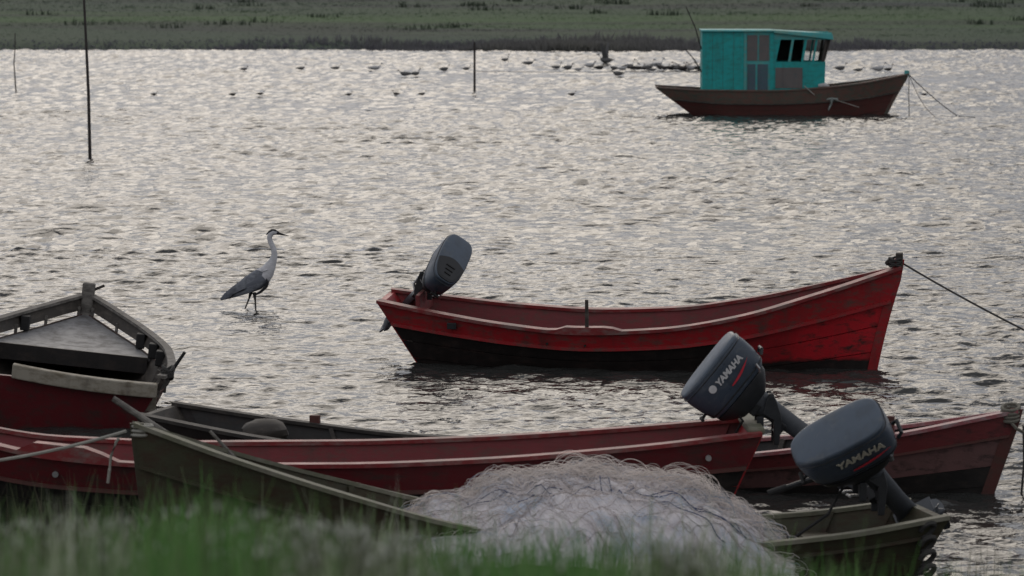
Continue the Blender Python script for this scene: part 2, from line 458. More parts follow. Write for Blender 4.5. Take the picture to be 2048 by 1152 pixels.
def build_far_plants():
    reed, field = [], []
    for _ in range(9000):
        x = random.uniform(-36, 36); e = 164.4 + 0.8 * fbm(x, 0, 0.05, 3, 3.1)
        y = e + abs(random.gauss(0, 2.0))
        n = fbm(x, y, 0.12, 3, 2.0)
        h = max(0.12, 0.26 + 0.45 * n)
        reed.append((x, y, far_z(x, y), h, (0.155 + 0.03 * n, 0.155 + 0.03 * n, 0.17)))  # reed tint raised and blued to carry a slight haze
    for _ in range(26000):
        y = 168 * (1 / random.uniform(0.42, 1.0)); x = random.uniform(-0.2, 0.2) * y
        n = fbm(x, y, 0.09, 3, 14.0)
        c = far_col(x, y)
        field.append((x, y, far_z(x, y) - 0.05, (0.10 + 0.08 * max(0, n)) * (y / 190), c))
    tufts("reeds", reed, "strip of dull reeds along the far waterline", "reeds", M['marsh'], 6, 0.35)
    tufts("marsh_grass", field, "green marsh grass behind the reeds on the far shore", "grass", M['marsh'], 5, 0.6)
    bush = []
    for _ in range(2600):
        y = random.uniform(345, 375); u = random.random()
        if u < .45: x = random.uniform(-62, -35)
        elif u < .75: x = random.gauss(0, 5)
        else: x = random.uniform(-60, 60)
        bush.append((x, y, far_z(x, y), random.uniform(0.7, 1.5), (0.030, 0.042, 0.036)))
    for _ in range(45):                                       # scattered low scrub
        y = random.uniform(190, 330); x = random.uniform(-0.16, 0.16) * y
        for _ in range(7): bush.append((x + random.gauss(0, .6), y + random.gauss(0, .4), far_z(x, y), random.uniform(.2, .5) * y / 230, (0.045, 0.062, 0.042)))
    tufts("scrub", bush, "dark low scrub dotted over the far marsh", "scrub", M['marsh'], 7, 0.5)
build_far_plants()

# ------------------------------------------------------------------ boats
class Hull:
    """x forward, y port, z up, z = 0 the waterline; t 0..1 stern..bow, v 0..1 chine..sheer"""
    def __init__(s, L, hb, hbb, zs, zk, rake_s, rake_b, bowcurve=0.0):
        s.L, s.hb, s.hbb, s.zs, s.zk = L, curve(hb), curve(hbb), curve(zs), curve(zk)
        s.rs, s.rb, s.bc = rake_s, rake_b, bowcurve
    def P(s, t, v, side, off=0.0):
        xs = -s.L / 2 + s.rs * (1 - v)
        xb = s.L / 2 - s.rb * (1 - v) - s.bc * math.sin(math.pi * min(max(v, 0), 1))
        y = s.hbb(t) + (s.hb(t) - s.hbb(t)) * (max(v, 0) ** 0.85)
        z = s.zk(t) + (s.zs(t) - s.zk(t)) * v
        p = Vector((xs + (xb - xs) * t, y * side, z))
        if off:
            e = 1e-3
            a = s.P(min(t + e, 1), v, side) - s.P(max(t - e, 0), v, side)
            b = s.P(t, min(v + e, 1), side) - s.P(t, max(v - e, 0.0), side)
            n = a.cross(b) * (-side)
            if n.length > 1e-12: p = p - n.normalized() * off * (1 if n.y * side < 0 else -1)
        return p
    def strake(s, v0, v1, side, off, thick, t0=0.0, t1=1.0, nt=44, nv=3):
        mb = MB(); rings = []
        vs = [v0 + (v1 - v0) * j / nv for j in range(nv + 1)]
        for i in range(nt + 1):
            t = t0 + (t1 - t0) * i / nt
            rings.append([s.P(t, v, side, off) for v in vs] + [s.P(t, v, side, off - thick) for v in reversed(vs)])
        if side < 0: rings = [list(reversed(r)) for r in rings]
        return mb.loft(rings)
    def rail(s, side, w_in, w_out, h, dz=0.0, v=1.0, t0=0.0, t1=1.0, nt=56, hump=None):
        mb = MB(); rings = []
        for i in range(nt + 1):
            t = t0 + (t1 - t0) * i / nt
            p = s.P(t, v, side)
            d = s.P(min(t + .01, 1), v, side) - s.P(max(t - .01, 0), v, side); d.z = 0; d.normalize()
            n = Vector((-d.y, d.x, 0)) * side
            u = Vector((0, 0, 1)); b = hump(t) if hump else 0.0
            lo, hi = dz, dz + h + b
            r = [p + n * w_out + u * lo, p + n * w_out + u * hi, p - n * w_in + u * hi, p - n * w_in + u * lo]
            rings.append(r if side < 0 else list(reversed(r)))
        return mb.loft(rings)
    def transom(s, thick=0.05, v1=1.0, nv=6, drop=0.0, t=0.0):
        mb = MB(); vs = [v1 * j / nv for j in range(nv + 1)]
        out = [s.P(t, v, 1) for v in vs] + [s.P(t, v, -1) for v in reversed(vs)]
        c = [q - Vector((0, 0, drop if (j >= nv) and (j <= nv + 1) else 0)) for j, q in enumerate(out)]
        return mb.loft([[q - Vector((thick * .3, 0, 0)) for q in c], [q + Vector((thick, 0, 0)) for q in c]])
    def plate(s, v, t0, t1, thick, dz=0.0, inset=0.03, nt=20):
        mb = MB(); rings = []
        for i in range(nt + 1):
            t = t0 + (t1 - t0) * i / nt
            a, b = s.P(t, v, 1), s.P(t, v, -1)
            a = a + Vector((0, -inset, dz)); b = b + Vector((0, inset, dz))
            rings.append([a, b, b - Vector((0, 0, thick)), a - Vector((0, 0, thick))])
        return mb.loft(rings)
    def across(s, t, v, w, thick, inset=0.03):
        a, b = s.P(t, v, 1), s.P(t, v, -1)
        mb = MB(); c = (a + b) / 2
        return mb.box(c, (w, abs(a.y - b.y) - 2 * inset, thick))
    def rib(s, t, side, w=0.04, d=0.035, off=-0.03, v0=0.03, v1=0.97):
        mb = MB(); rings = []
        for j in range(7):
            v = v0 + (v1 - v0) * j / 6
            p = s.P(t, v, side, off)
            n = (s.P(t, v, side, off - d) - p)
            x = Vector((w / 2, 0, 0))
            rings.append([p - x, p + x, p + x + n, p - x + n])
        return mb.loft(rings)
    def stem(s, w=0.07, over=0.10, fwd=0.05, v0=-0.05, nv=10):
        mb = MB(); rings = []
        for j in range(nv + 1):
            v = v0 + (1 - v0) * j / nv
            p = s.P(1.0, v, 1); p.y = 0
            if j == nv: p.z += over
            rings.append([p + Vector((fwd, -w / 4, 0)), p + Vector((fwd, w / 4, 0)), p + Vector((-0.06, w / 2 + .01, 0)), p + Vector((-0.06, -w / 2 - .01, 0))])
        return mb.loft(rings)

def place_boat(stern, bow, local_stern_x, local_bow_x, z=0.0, heel=0.0, pitch=0.0):
    """world placement from two points of the centreline"""
    s, b = Vector(stern), Vector(bow)
    d = b - s; ang = math.atan2(d.y, d.x)
    k = (-local_stern_x) / (local_bow_x - local_stern_x)
    c = s.lerp(b, k); c.z = z
    return c, (Matrix.Rotation(ang, 4, 'Z') @ Matrix.Rotation(-pitch, 4, 'Y') @ Matrix.Rotation(heel, 4, 'X'))
def set_rot(o, mat):
    o.rotation_euler = mat.to_euler()
def pin(mb, p, h, r, lean=(0, 0)):
    return mb.tube([p, Vector(p) + Vector((lean[0], lean[1], h))], [r, r * 0.85], 8)

def outboard(name, label, clamp, yaw, R, cover, clamp_scale=1.0, letters=None, leg_len=0.78, tiller=True, scale=1.0, text=(.07, True), dark_front=False, hose=True):
    """clamp: point on the transom top; R: rotation of the tilted engine (x aft, z up its own axis)"""
    root = thing(name, label, "outboard motor", clamp, (0, 0, yaw)); root.scale = (scale,) * 3
    Rl = (Matrix.Rotation(-yaw, 4, 'Z') @ R)
    def put(o):
        o.matrix_local = Rl; return o
    def plan(sx, sy, z, n=28, front=0.76, xo=0.0):
        r = []
        for k in range(n):
            a = 2 * math.pi * k / n
            c, s_ = math.cos(a), math.sin(a)
            e = 0.50
            x = abs(c) ** e * (1 if c > 0 else -1); y = abs(s_) ** e * (1 if s_ > 0 else -1)
            tp = 1.0 if x > 0 else 1.0 - (1 - front) * (x * x)
            r.append(Vector((xo + x * sx, y * sy * tp, z)))
        return r
    Z0 = 0.30
    c = MB()
    prof = [(0.255, 0.135, 0.0), (0.285, 0.150, 0.025), (0.305, 0.160, 0.12), (0.312, 0.163, 0.22), (0.308, 0.160, 0.27), (0.300, 0.155, 0.285)]
    c.loft([plan(a, b, Z0 + z, xo=0.02) for a, b, z in prof])
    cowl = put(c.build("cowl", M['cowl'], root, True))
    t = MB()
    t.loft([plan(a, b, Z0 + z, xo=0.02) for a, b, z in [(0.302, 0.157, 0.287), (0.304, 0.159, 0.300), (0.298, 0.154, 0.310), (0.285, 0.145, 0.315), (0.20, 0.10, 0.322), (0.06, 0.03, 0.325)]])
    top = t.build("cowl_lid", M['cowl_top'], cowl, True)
    if dark_front:
        d = MB()
        d.loft([[Vector((min(q.x, -0.03 + 0.04 * math.cos(q.y * 14)), q.y, q.z)) for q in plan(a, b, Z0 + z, 40, xo=0.02)] for a, b, z in ((0.296, 0.152, 0.305), (0.294, 0.150, 0.322), (0.270, 0.13, 0.330))])
        d.build("front_cover", M['motor_dark'], cowl)
        for k in range(3):
            MB().box((-0.10 - .05 * k, 0, Z0 + .332), (0.012, 0.10 - .015 * k, 0.012)).build("vent", M['rubber'], cowl)
    p = MB()
    p.loft([plan(a, b, Z0 + z, xo=0.01) for a, b, z in [(0.13, 0.085, -0.15), (0.19, 0.115, -0.10), (0.25, 0.137, -0.04), (0.258, 0.140, -0.004)]])
    put(p.build("engine_pan", M['motor_dark'], root, True))
    lg = MB(); rings = []
    for z, a, b, xo in [(Z0 - 0.13, 0.10, 0.06, 0.03), (Z0 - 0.3, 0.075, 0.05, 0.05), (Z0 - 0.55, 0.070, 0.042, 0.06), (Z0 - leg_len + 0.06, 0.075, 0.036, 0.07), (Z0 - leg_len, 0.10, 0.034, 0.08)]:
        rings.append([Vector((xo + a * math.cos(k * math.pi / 6), b * math.sin(k * math.pi / 6), z)) for k in range(12)])
    lg.loft(rings)
    put(lg.build("leg", M['motor_leg'], root, True))
    for zz in (Z0 - 0.18, Z0 - 0.42):
        put(MB().box((-0.02, 0, zz), (0.10, 0.11, 0.05)).build("swivel_mount", M['motor_dark'], root, bevel=0.008))
    g = MB(); zb = Z0 - leg_len
    g.box((0.10, 0, zb - 0.005), (0.26, 0.13, 0.012))
    g.loft([[Vector((0.06 + a, 0, zb - 0.01)) + Vector((0, b * .7, 0)), Vector((0.06 + a + .0, -b * .7, zb - 0.01)), Vector((0.06 + a, -b, zb - .10)), Vector((0.06 + a, b, zb - .10))] for a, b in ((-0.08, 0.008), (-0.03, 0.03), (0.06, 0.03), (0.11, 0.01))])
    g.tube([(-0.10, 0, zb - .11), (-0.06, 0, zb - .11), (0.02, 0, zb - .11), (0.12, 0, zb - .11), (0.20, 0, zb - .11)], [0.008, 0.035, 0.048, 0.045, 0.03], 12)
    g.hexa([Vector(q) for q in ((-0.02, -.006, zb - .28), (0.08, -.006, zb - .28), (0.08, .006, zb - .28), (-0.02, .006, zb - .28), (-0.05, -.012, zb - .12), (0.15, -.012, zb - .12), (0.15, .012, zb - .12), (-0.05, .012, zb - .12))])
    put(g.build("gearcase", M['motor_leg'], root, True))
    pr = MB()
    pr.tube([(0.20, 0, zb - .11), (0.24, 0, zb - .11), (0.275, 0, zb - .11)], [0.034, 0.03, 0.006], 10)
    prop = put(pr.build("propeller", M['motor_leg'], root, True))
    for k in range(3):
        bl = MB(); a = k * 2 * math.pi / 3 + 0.4
        rot = Matrix.Rotation(a, 3, 'X')
        o_, i_ = [], []
        for u in range(7):
            r = 0.02 + 0.105 * u / 6; w = 0.055 * math.sin(math.pi * (0.22 + 0.70 * u / 6)) + 0.008
            tw = 0.9 - 0.5 * u / 6
            o_.append([Vector((0.225 + sgn * w * math.cos(tw) * 0.8 + dx, sgn * w * math.sin(tw), r)) for sgn, dx in ((-1, 0), (1, 0), (1, .006), (-1, .006))])
        c0 = Vector((0, 0, zb - .11))
        bl.loft([[rot @ q + c0 for q in r] for r in o_])
        bl.build("blade", M['motor_leg'], prop, True)
    # clamp bracket stays with the transom
    b = MB()
    for y in (-0.085, 0.085):
        b.loft([[Vector((x - .0, y - .012, z)), Vector((x, y + .012, z)), Vector((x + w, y + .012, z)), Vector((x + w, y - .012, z))] for x, z, w in ((0.03, -0.20, .04), (0.03, -0.02, .06), (-0.05, 0.03, .13), (-0.03, 0.12, .08), (-0.005, 0.18, .03))])
        b.box((-0.07, y, -0.05), (0.05, 0.03, 0.12))
    b.tube([(0.01, -.10, 0.15), (0.01, .10, .15)], 0.018, 10)
    b.box((0.05, 0, -0.06), (0.02, 0.16, 0.12))
    br = b.build("clamp_bracket", M['motor_dark'], root, bevel=0.006)
    for y in (-0.085, 0.085):
        sc = MB(); sc.tube([(-0.16, y, -.07), (-0.06, y, -.07)], 0.009, 8); sc.tube([(-0.16, y - .045, -.07), (-0.16, y + .045, -.07)], 0.008, 6)
        sc.build("clamp_screw", M['steel'], br, True)
    su = MB(); su.tube([(0.07, 0.05, -0.14), (0.10, 0.05, 0.05), (0.03, 0.05, Z0 - 0.16)], 0.014, 8)
    su.build("tilt_strut", M['steel'], root, True)
    if tiller:
        h = MB(); h.tube([(-0.20, 0.04, Z0 - .06), (-0.30, 0.05, Z0 - .07), (-0.46, 0.06, Z0 - .04)], [0.022, 0.020, 0.017], 8); 
        ti = put(h.build("tiller", M['motor_dark'], root, True))
        gp = MB(); gp.tube([(-0.46, 0.06, Z0 - .04), (-0.58, 0.065, Z0 - .015)], [0.023, 0.021], 10); gp.build("grip", M['rubber'], ti, True)
    ho_ = MB(); ho_.tube([(-0.18, -.05, Z0 - .10), (-0.28, -.08, Z0 - .22), (-0.20, -.10, -.02), (-0.30, -.12, -.18), (-0.5, -.10, -.32)], .011, 6)
    if hose: ho_.build("fuel_hose", M['rubber'], root, True)
    cb = MB(); cb.tube([(-0.12, .06, Z0 - .12), (-0.20, .12, Z0 - .25), (-0.05, .13, -.02), (.02, .11, .10)], .007, 6)
    cb.build("control_cable", M['steel'], root, True)
    sm = MB()
    for k in (0.03, 0.262):
        sm.loft([plan(0.30 + .0 * k if k > .2 else 0.288, 0.160 if k > .2 else .1525, Z0 + k, xo=0.02), plan(0.314 if k > .2 else 0.291, 0.1645 if k > .2 else .1545, Z0 + k + .006, xo=.02), plan(0.30 if k > .2 else 0.291, 0.158 if k > .2 else .1535, Z0 + k + .012, xo=.02)])
    put(sm.build("cowl_seam", M['motor_dark'], root, True))
    kn = MB(); kn.tube([(-0.255, -.03, Z0 + .09), (-0.315, -.03, Z0 + .085)], [0.010, 0.012], 8); kn.tube([(-0.32, -.075, Z0 + .085), (-0.32, .015, Z0 + .085)], 0.014, 8)
    put(kn.build("starter_handle", M['rubber'], root, True))
    hd = MB(); hd.tube([(0.325, -.06, Z0 + .05), (0.36, -.05, Z0 + .07), (0.36, .05, Z0 + .07), (0.325, .06, Z0 + .05)], 0.013, 8)
    put(hd.build("carry_handle", M['motor_dark'], root, True))
    lb = MB(); lb.tube([(0.22, -.148, Z0 - .005), (0.24, -.168, Z0 + .02), (0.25, -.166, Z0 + .06)], 0.010, 6)
    put(lb.build("latch", M['steel'], root, True))
    if letters:
        for side, flip in letters:
            # lettering wraps flat on the cowl flank
            fc = bpy.data.curves.new("lettering", 'FONT'); fc.body = "YAMAHA"; fc.size = text[0]; fc.extrude = 0.002; fc.shear = 0.2; fc.offset = 0.003
            fo = bpy.data.objects.new("tmp", fc); COL.objects.link(fo)
            dg = bpy.context.evaluated_depsgraph_get()
            me = bpy.data.meshes.new_from_object(fo.evaluated_get(dg))
            bpy.data.objects.remove(fo)
            me.materials.clear(); me.materials.append(M[letters[(side, flip)]])
            w = max(v.co.x for v in me.vertices)
            lo = bpy.data.objects.new("lettering", me); COL.objects.link(lo); lo.parent = cowl
            # plane of the flank: local x runs aft or forward so that it reads from outside
            ex = Vector((1, 0, 0)) if side < 0 else Vector((-1, 0, 0))
            ez = Vector((0, side, 0)); ey = ez.cross(ex)
            mt = Matrix((ex, ey, ez)).transposed().to_4x4()
            mt.translation = Vector((0.09 - ex.x * w / 2, side * 0.1655, Z0 + 0.165))
            lo.matrix_local = mt
            ss = MB(); pts = []
            for k in range(9):
                u = k / 8
                pts.append((0.10 + ex.x * (-w * 0.30 + w * 0.85 * u), side * 0.1665, Z0 + 0.095 + 0.050 * u * u, 0.009 * math.sin(math.pi * min(1, 0.15 + u * 0.85))))
            rr = [[Vector((x, y, z - h)), Vector((x, y + side * .002, z - h)), Vector((x, y + side * .002, z + h)), Vector((x, y, z + h))] for x, y, z, h in pts]
            ss.loft(rr).build("stripe", M['stripe'], cowl)
            if not text[1]: continue
            em = MB()
            em.tube([(0.09 - ex.x * (w / 2 + 0.045), side * 0.160, Z0 + 0.192), (0.09 - ex.x * (w / 2 + 0.045), side * 0.166, Z0 + 0.192)], 0.030, 16)
            em.build("emblem", M[letters[(side, flip)]], cowl)
    return root
def axes(A, U):
    A, U = Vector(A).normalized(), Vector(U)
    U = (U - A * U.dot(A)).normalized()
    Y = U.cross(A)
    return Matrix((A, Y, U)).transposed().to_4x4()

# ---- red boat in the middle
def red_boat():
    h = Hull(5.55, [(0, .36), (.15, .52), (.4, .68), (.65, .60), (.85, .32), (1, .025)],
             [(0, .26), (.15, .38), (.4, .50), (.65, .40), (.85, .15), (1, .02)],
             [(0, .69), (.12, .59), (.25, .50), (.4, .445), (.55, .48), (.7, .61), (.85, .83), (1, 1.08)],
             [(0, -.13), (.3, -.16), (.8, -.16), (1, -.12)], 0.50, 0.30, 0.02)
    hm = lambda t: 0.045 * max(0, min(1, (0.062 - abs(t - 0.415)) / 0.018))
    c, rot = place_boat((-1.36, 37.75, 0), (4.10, 36.86, 0), -2.775, 2.775, 0, math.radians(4.5))
    o = thing("fishing_boat", "red wooden rowing boat with black lower hull moored in mid-water", "boat", c)
    set_rot(o, rot)
    for sd_ in (1, -1):
        for k, (a, b) in enumerate(((0.0, .255), (.265, .495), (.505, .70))):
            h.strake(a, b, sd_, 0.004 * (k % 2), .024).build("hull_plank", M['black_red'], o, True)
        h.strake(.705, 1.0, sd_, 0.014, .034).build("sheer_strake", M['red'], o, True)
        h.rail(sd_, .06, .055, .035, 0.0, hump=hm if sd_ < 0 else None).build("gunwale", M['red_top'], o)
        h.rail(sd_, .02, .050, .035, 0, v=0.70).build("rub_rail", M['red'], o)
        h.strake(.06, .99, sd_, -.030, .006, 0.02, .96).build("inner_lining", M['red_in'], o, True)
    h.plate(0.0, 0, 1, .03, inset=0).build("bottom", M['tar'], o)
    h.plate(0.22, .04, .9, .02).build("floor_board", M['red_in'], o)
    h.transom(.05).build("transom", M['red'], o)
    MB().box((-2.34, 0, .66), (.05, .74, .24)).build("motor_board", M['red_in'], o, bevel=.008)
    h.stem(.08, .10, .045).build("stem_post", M['red'], o)
    for t in (.24, .47, .68):
        h.across(t, .62, .22, .03).build("thwart", M['red_in'], o)
    h.plate(.98, .86, .985, .03, inset=.02).build("foredeck", M['red_top'], o)
    p = h.P(.415, 1, -1) + Vector((0, 0, .03))
    pin(MB(), p, .34, .022).build("thole_pin", M['dark_wood'], o)
    top = h.P(1, 1, 1); top.y = 0
    mb = MB(); mb.box(top + Vector((-.01, 0, .09)), (.075, .075, .16)).build("mooring_bitt", M['dark_wood'], o, bevel=.008)
    kb = MB()
    for k in range(4):
        kb.tube([top + Vector((-.05 + .065 * math.cos(a + k), .065 * math.sin(a + k), .04 + .022 * k + .01 * math.sin(3 * a))) for a in [i * .55 for i in range(13)]], .014, 6)
    kb.tube([top + Vector((-.14, .02, .05)), top + Vector((-.10, -.02, .10)), top + Vector((-.06, -.04, .06))], .03, 6)
    kb.build("rope_knot", M['rope_dark'], o, True)
    q = h.P(.145, .90, -1, .05)
    MB().box(q, (.10, .03, .07)).build("rowlock_plate", M['motor_dark'], o, bevel=.006)
    for t in (.33, .405):
        q = h.P(t, .80, -1, .018)
        MB().tube([q, q + Vector((0, -.012, 0))], .014, 8).build("drain_hole", M['tar'], o)
    return o, h
ob, hb_ = red_boat()
mw = Matrix.Translation(ob.location) @ ob.rotation_euler.to_matrix().to_4x4()
top = mw @ (hb_.P(1, 1, 1) + Vector((.03, 0, .05)))
mb = MB(); far = Vector((6.9, 33.2, -.05)); mb.tube(sag(top, far, .10, 22), .011, 6)
tag(mb.build("mooring_rope", M['rope_dark'], None, True), "dark rope running down from the bow of the mid-water red boat", "rope")
cl = mw @ Vector((-2.34, .02, .79))
outboard("outboard_motor", "dark grey outboard motor tilted up on the mid-water red boat", cl, math.atan2((mw.to_3x3() @ Vector((-1, 0, 0))).y, (mw.to_3x3() @ Vector((-1, 0, 0))).x),
         axes((.32, .72, .66), (.48, -.66, .52)), None, scale=1.06, leg_len=1.0, dark_front=True, hose=False, tiller=False)

# ---- turquoise cabin boat
def cabin_boat():
    Y = atz(1500, 232).y; s = FPX / Y
    cx = (1568 - 1024) / s
    h = Hull(7.0, [(0, .80), (.2, .95), (.5, 1.0), (.75, .78), (.9, .42), (1, .03)],
             [(0, .55), (.2, .70), (.5, .75), (.75, .45), (.9, .16), (1, .02)],
             [(0, .76), (.2, .69), (.45, .68), (.65, .76), (.8, .87), (1, 1.11)],
             [(0, -.10), (.3, -.3), (.8, -.3), (1, -.2)], 1.15, 0.70, 0.03)
    o = thing("cabin_boat", "fishing boat with turquoise cabin and maroon hull anchored near the far shore", "boat", (cx, Y + .9, 0))
    o.rotation_euler = (0, 0, math.radians(-1))
    for sd_ in (1, -1):
        for k, (a, b) in enumerate(((0, .25), (.255, .45), (.455, .62))):
            h.strake(a, b, sd_, .006 * (k % 2), .03).build("hull_plank", M['maroon'], o, True)
        h.strake(.625, 1, sd_, .03, .05).build("sheer_strake", M['green_grey'], o, True)
        h.rail(sd_, .07, .06, .04).build("gunwale", M['green_grey'], o)
        h.rail(sd_, .02, .05, .035, v=.62).build("rub_rail", M['dark_wood'], o)
    h.plate(0, 0, 1, .03, inset=0).build("bottom", M['tar'], o)
    h.plate(.72, .01, .985, .03).build("deck", M['grey_patch'], o)
    h.transom(.06).build("transom", M['green_grey'], o)
    h.stem(.10, .06, .05).build("stem_post", M['green_grey'], o)
    top = h.P(1, 1, 1); top.y = 0
    MB().box(top + Vector((-.03, 0, .04)), (.13, .13, .16)).build("mooring_bitt", M['teal_light'], o, bevel=.01)
    X = lambda px: (px - 1568) / s
    Z = lambda py: (232 - py) / s
    yn, yf = -.72, .72
    zb, zt = .55, Z(64)
    T = .035
    def panel(name, x0, x1, z0, z1, y, mat, x0t=None, x1t=None, par=o, th=T):
        x0t = x0 if x0t is None else x0t; x1t = x1 if x1t is None else x1t
        m = MB(); m.hexa([Vector((x0, y, z0)), Vector((x1, y, z0)), Vector((x1, y + th, z0)), Vector((x0, y + th, z0)),
                          Vector((x0t, y, z1)), Vector((x1t, y, z1)), Vector((x1t, y + th, z1)), Vector((x0t, y + th, z1))])
        return m.build(name, mat, par)
    # rear box with its big plain side boards
    for y in (yn, yf - T):
        for k in range(4):
            panel("side_board", X(1405 + 21 * k) + .004, X(1426 + 21 * k) - .004, zb, zt, y + .004 * (k % 2), M['teal'])
        panel("cabin_side", X(1405.5), X(1489), zb, zt - .01, y + .012, M['green_grey'], th=.015)
        panel("corner_post", X(1489), X(1494), zb, zt, y - .012, M['teal_light'])
        panel("corner_post", X(1541), X(1549), zb, zt, y - .012, M['teal'])
        panel("door_header", X(1494), X(1541), Z(69), zt, y, M['teal_light'])
        d = panel("cabin_door", X(1494), X(1541), zb, Z(69), y + .012, M['teal_light'])
        for x0, x1, a, b, m in ((1495.5, 1516, 122, 71, 'grey_patch'), (1519, 1539, 122, 71, 'grey_patch'), (1496, 1512, 182, 129, 'blue_patch'), (1516, 1537, 182, 129, 'blue_patch')):
            panel("door_panel", X(x0), X(x1), Z(a), Z(b), y - .001 if y < 0 else y + .05, M[m], par=d, th=.012)
        # wheelhouse side: sill board, head board, posts between the panes
        panel("wheelhouse_side", X(1549), X(1650), zb, Z(124), y, M['teal'], x1t=X(1652))
        panel("window_head", X(1549), X(1662), Z(80), zt - .02, y, M['teal_light'], x1t=X(1664))
        panel("window_post", X(1549), X(1553), Z(124), Z(80), y, M['teal'], x0t=X(1549), x1t=X(1562))
        for a, b, w in ((1580, 1585, 1.0), (1606, 1611, 1.0), (1628, 1632, 1.0), (1647, 1652, 1.0)):
            panel("window_post", X(a - 3), X(b - 3), Z(124), Z(80), y - .006, M['teal' if a > 1600 else 'teal_light'] if a < 1640 else M['dark_wood'], x0t=X(a + 4), x1t=X(b + 4))
        panel("repair_board", X(1552), X(1606), Z(177), Z(136), y - .016 if y < 0 else y + T + .004, M['grey_patch'], th=.012)
        for a, b in ((1554, 1579), (1584, 1605), (1610, 1627), (1631, 1646)):
            panel("window_pane", X(a - 1), X(b - 1), Z(123.5), Z(80.5), y + .012, M['glass'], x0t=X(a + 6), x1t=X(b + 6), th=.006)
    panel("window_board", X(1550), X(1606), Z(124), Z(80), yf - .05, M['dark_wood'], x1t=X(1610), th=.02)
    MB().box((X(1407), 0, (zb + zt) / 2), (T, 1.36, zt - zb)).build("cabin_back", M['teal'], o)
    MB().box((X(1608), .0, (zb + zt) / 2), (T, 1.36, zt - zb - .06)).build("bulkhead", M['dark_wood'], o)
    # slanting front with a sill, a head and two posts
    def fr(z): return X(1650) + (z - Z(124)) / (Z(80) - Z(124)) * (X(1662) - X(1650))
    m = MB(); m.hexa([Vector((X(1648), -.68, zb)), Vector((X(1650), -.68, zb)), Vector((X(1650), .68, zb)), Vector((X(1648), .68, zb)),
                      Vector((X(1648), -.68, Z(124))), Vector((X(1650), -.68, Z(124))), Vector((X(1650), .68, Z(124))), Vector((X(1648), .68, Z(124)))]).build("cabin_front", M['teal'], o)
    for y in (-.66, 0, .66):
        m = MB(); m.tube([(fr(Z(124)) - .02, y, Z(124)), (fr(Z(80)) - .02, y, Z(80))], .035, 4); m.build("window_post", M['dark_wood'], o)
    r1 = MB(); r1.hexa([Vector(p) for p in ((X(1403), -.80, zt), (X(1548), -.80, zt), (X(1548), .80, zt), (X(1403), .80, zt), (X(1403), -.78, zt + .05), (X(1548), -.78, zt + .045), (X(1548), .78, zt + .045), (X(1403), .78, zt + .05))])
    r1.build("roof", M['teal_light'], o, bevel=.01)
    r2 = MB(); r2.hexa([Vector(p) for p in ((X(1548) + .005, -.82, zt - .03), (X(1667), -.82, Z(80)), (X(1667), .82, Z(80)), (X(1548) + .005, .82, zt - .03), (X(1548) + .005, -.80, zt + .04), (X(1665), -.80, Z(68)), (X(1665), .80, Z(68)), (X(1548) + .005, .80, zt + .04))])
    r2.build("wheelhouse_roof", M['teal_light'], o, bevel=.01)
    for a, b, c, d in ((1374, 16, 1407, 100), (1371, 98, 1408, 146)):
        m = MB(); m.tube([(X(a), -.35, Z(b)), ((X(a) + X(c)) / 2 + .03, -.33, (Z(b) + Z(d)) / 2), (X(c) - .03, -.3, Z(d))], [.013, .017, .019], 6).build("rod", M['pole'], o)
    # rag and line on the near side
    q = h.P(.70, .62, -1, .07)
    m = MB(); m.tube([q + Vector((-.16, 0, .10)), q + Vector((0, -.02, .12)), q + Vector((.16, 0, .10))], .03, 6); m.tube([q + Vector((.0, -.02, .10)), q + Vector((-.04, -.03, -.05)), q + Vector((-.10, -.02, -.20))], [.05, .045, .02], 6, squash=.5)
    m.build("rag", M['rag'], o, True)
    m = MB(); m.tube([q + Vector((.05, -.01, .10)), q + Vector((.75, -.0, -.12))], .010, 5); m.build("side_line", M['rope_pale'], o)
    m = MB(); m.tube([h.P(.58, 1.12, -1, .05), h.P(.62, .86, -1, .08)], .014, 5); m.build("fender_line", M['rope_pale'], o)
    q = Vector((X(1648), -.74, h.zs(.67) + .08)); m = MB(); m.tube([q + Vector((-.14, 0, -.02)), q, q + Vector((.16, 0, -.03))], [.04, .06, .03], 8, squash=.8); m.build("folded_cloth", M['bird_pale'], o, True)
    return o, h, top
oc, hc, topc = cabin_boat()
mc = Matrix.Translation(oc.location) @ oc.rotation_euler.to_matrix().to_4x4()
bw = mc @ (topc + Vector((.03, -.03, .0)))
mb = MB(); e = atz(1915, 232); mb.tube(sag(bw, e, .06, 14) + [atz(1950, 235, .01)], .013, 5); tag(mb.build("anchor_rope", M['rope_dark'], None, True), "long anchor rope slanting right from the turquoise cabin boat's bow", "rope")
mb = MB(); mb.tube([bw, bw + Vector((0, .02, -.6)), bw + Vector((.02, 0, -1.15))], .012, 5); tag(mb.build("anchor_rope", M['rope'], None, True), "rope hanging straight down from the turquoise cabin boat's bow", "rope")
mb = MB(); mb.tube(sag(bw, atz(1876, 236, -.02), .22, 12), .009, 5); tag(mb.build("anchor_rope", M['rope_dark'], None, True), "thin slack rope between the two others at the cabin boat's bow", "rope")

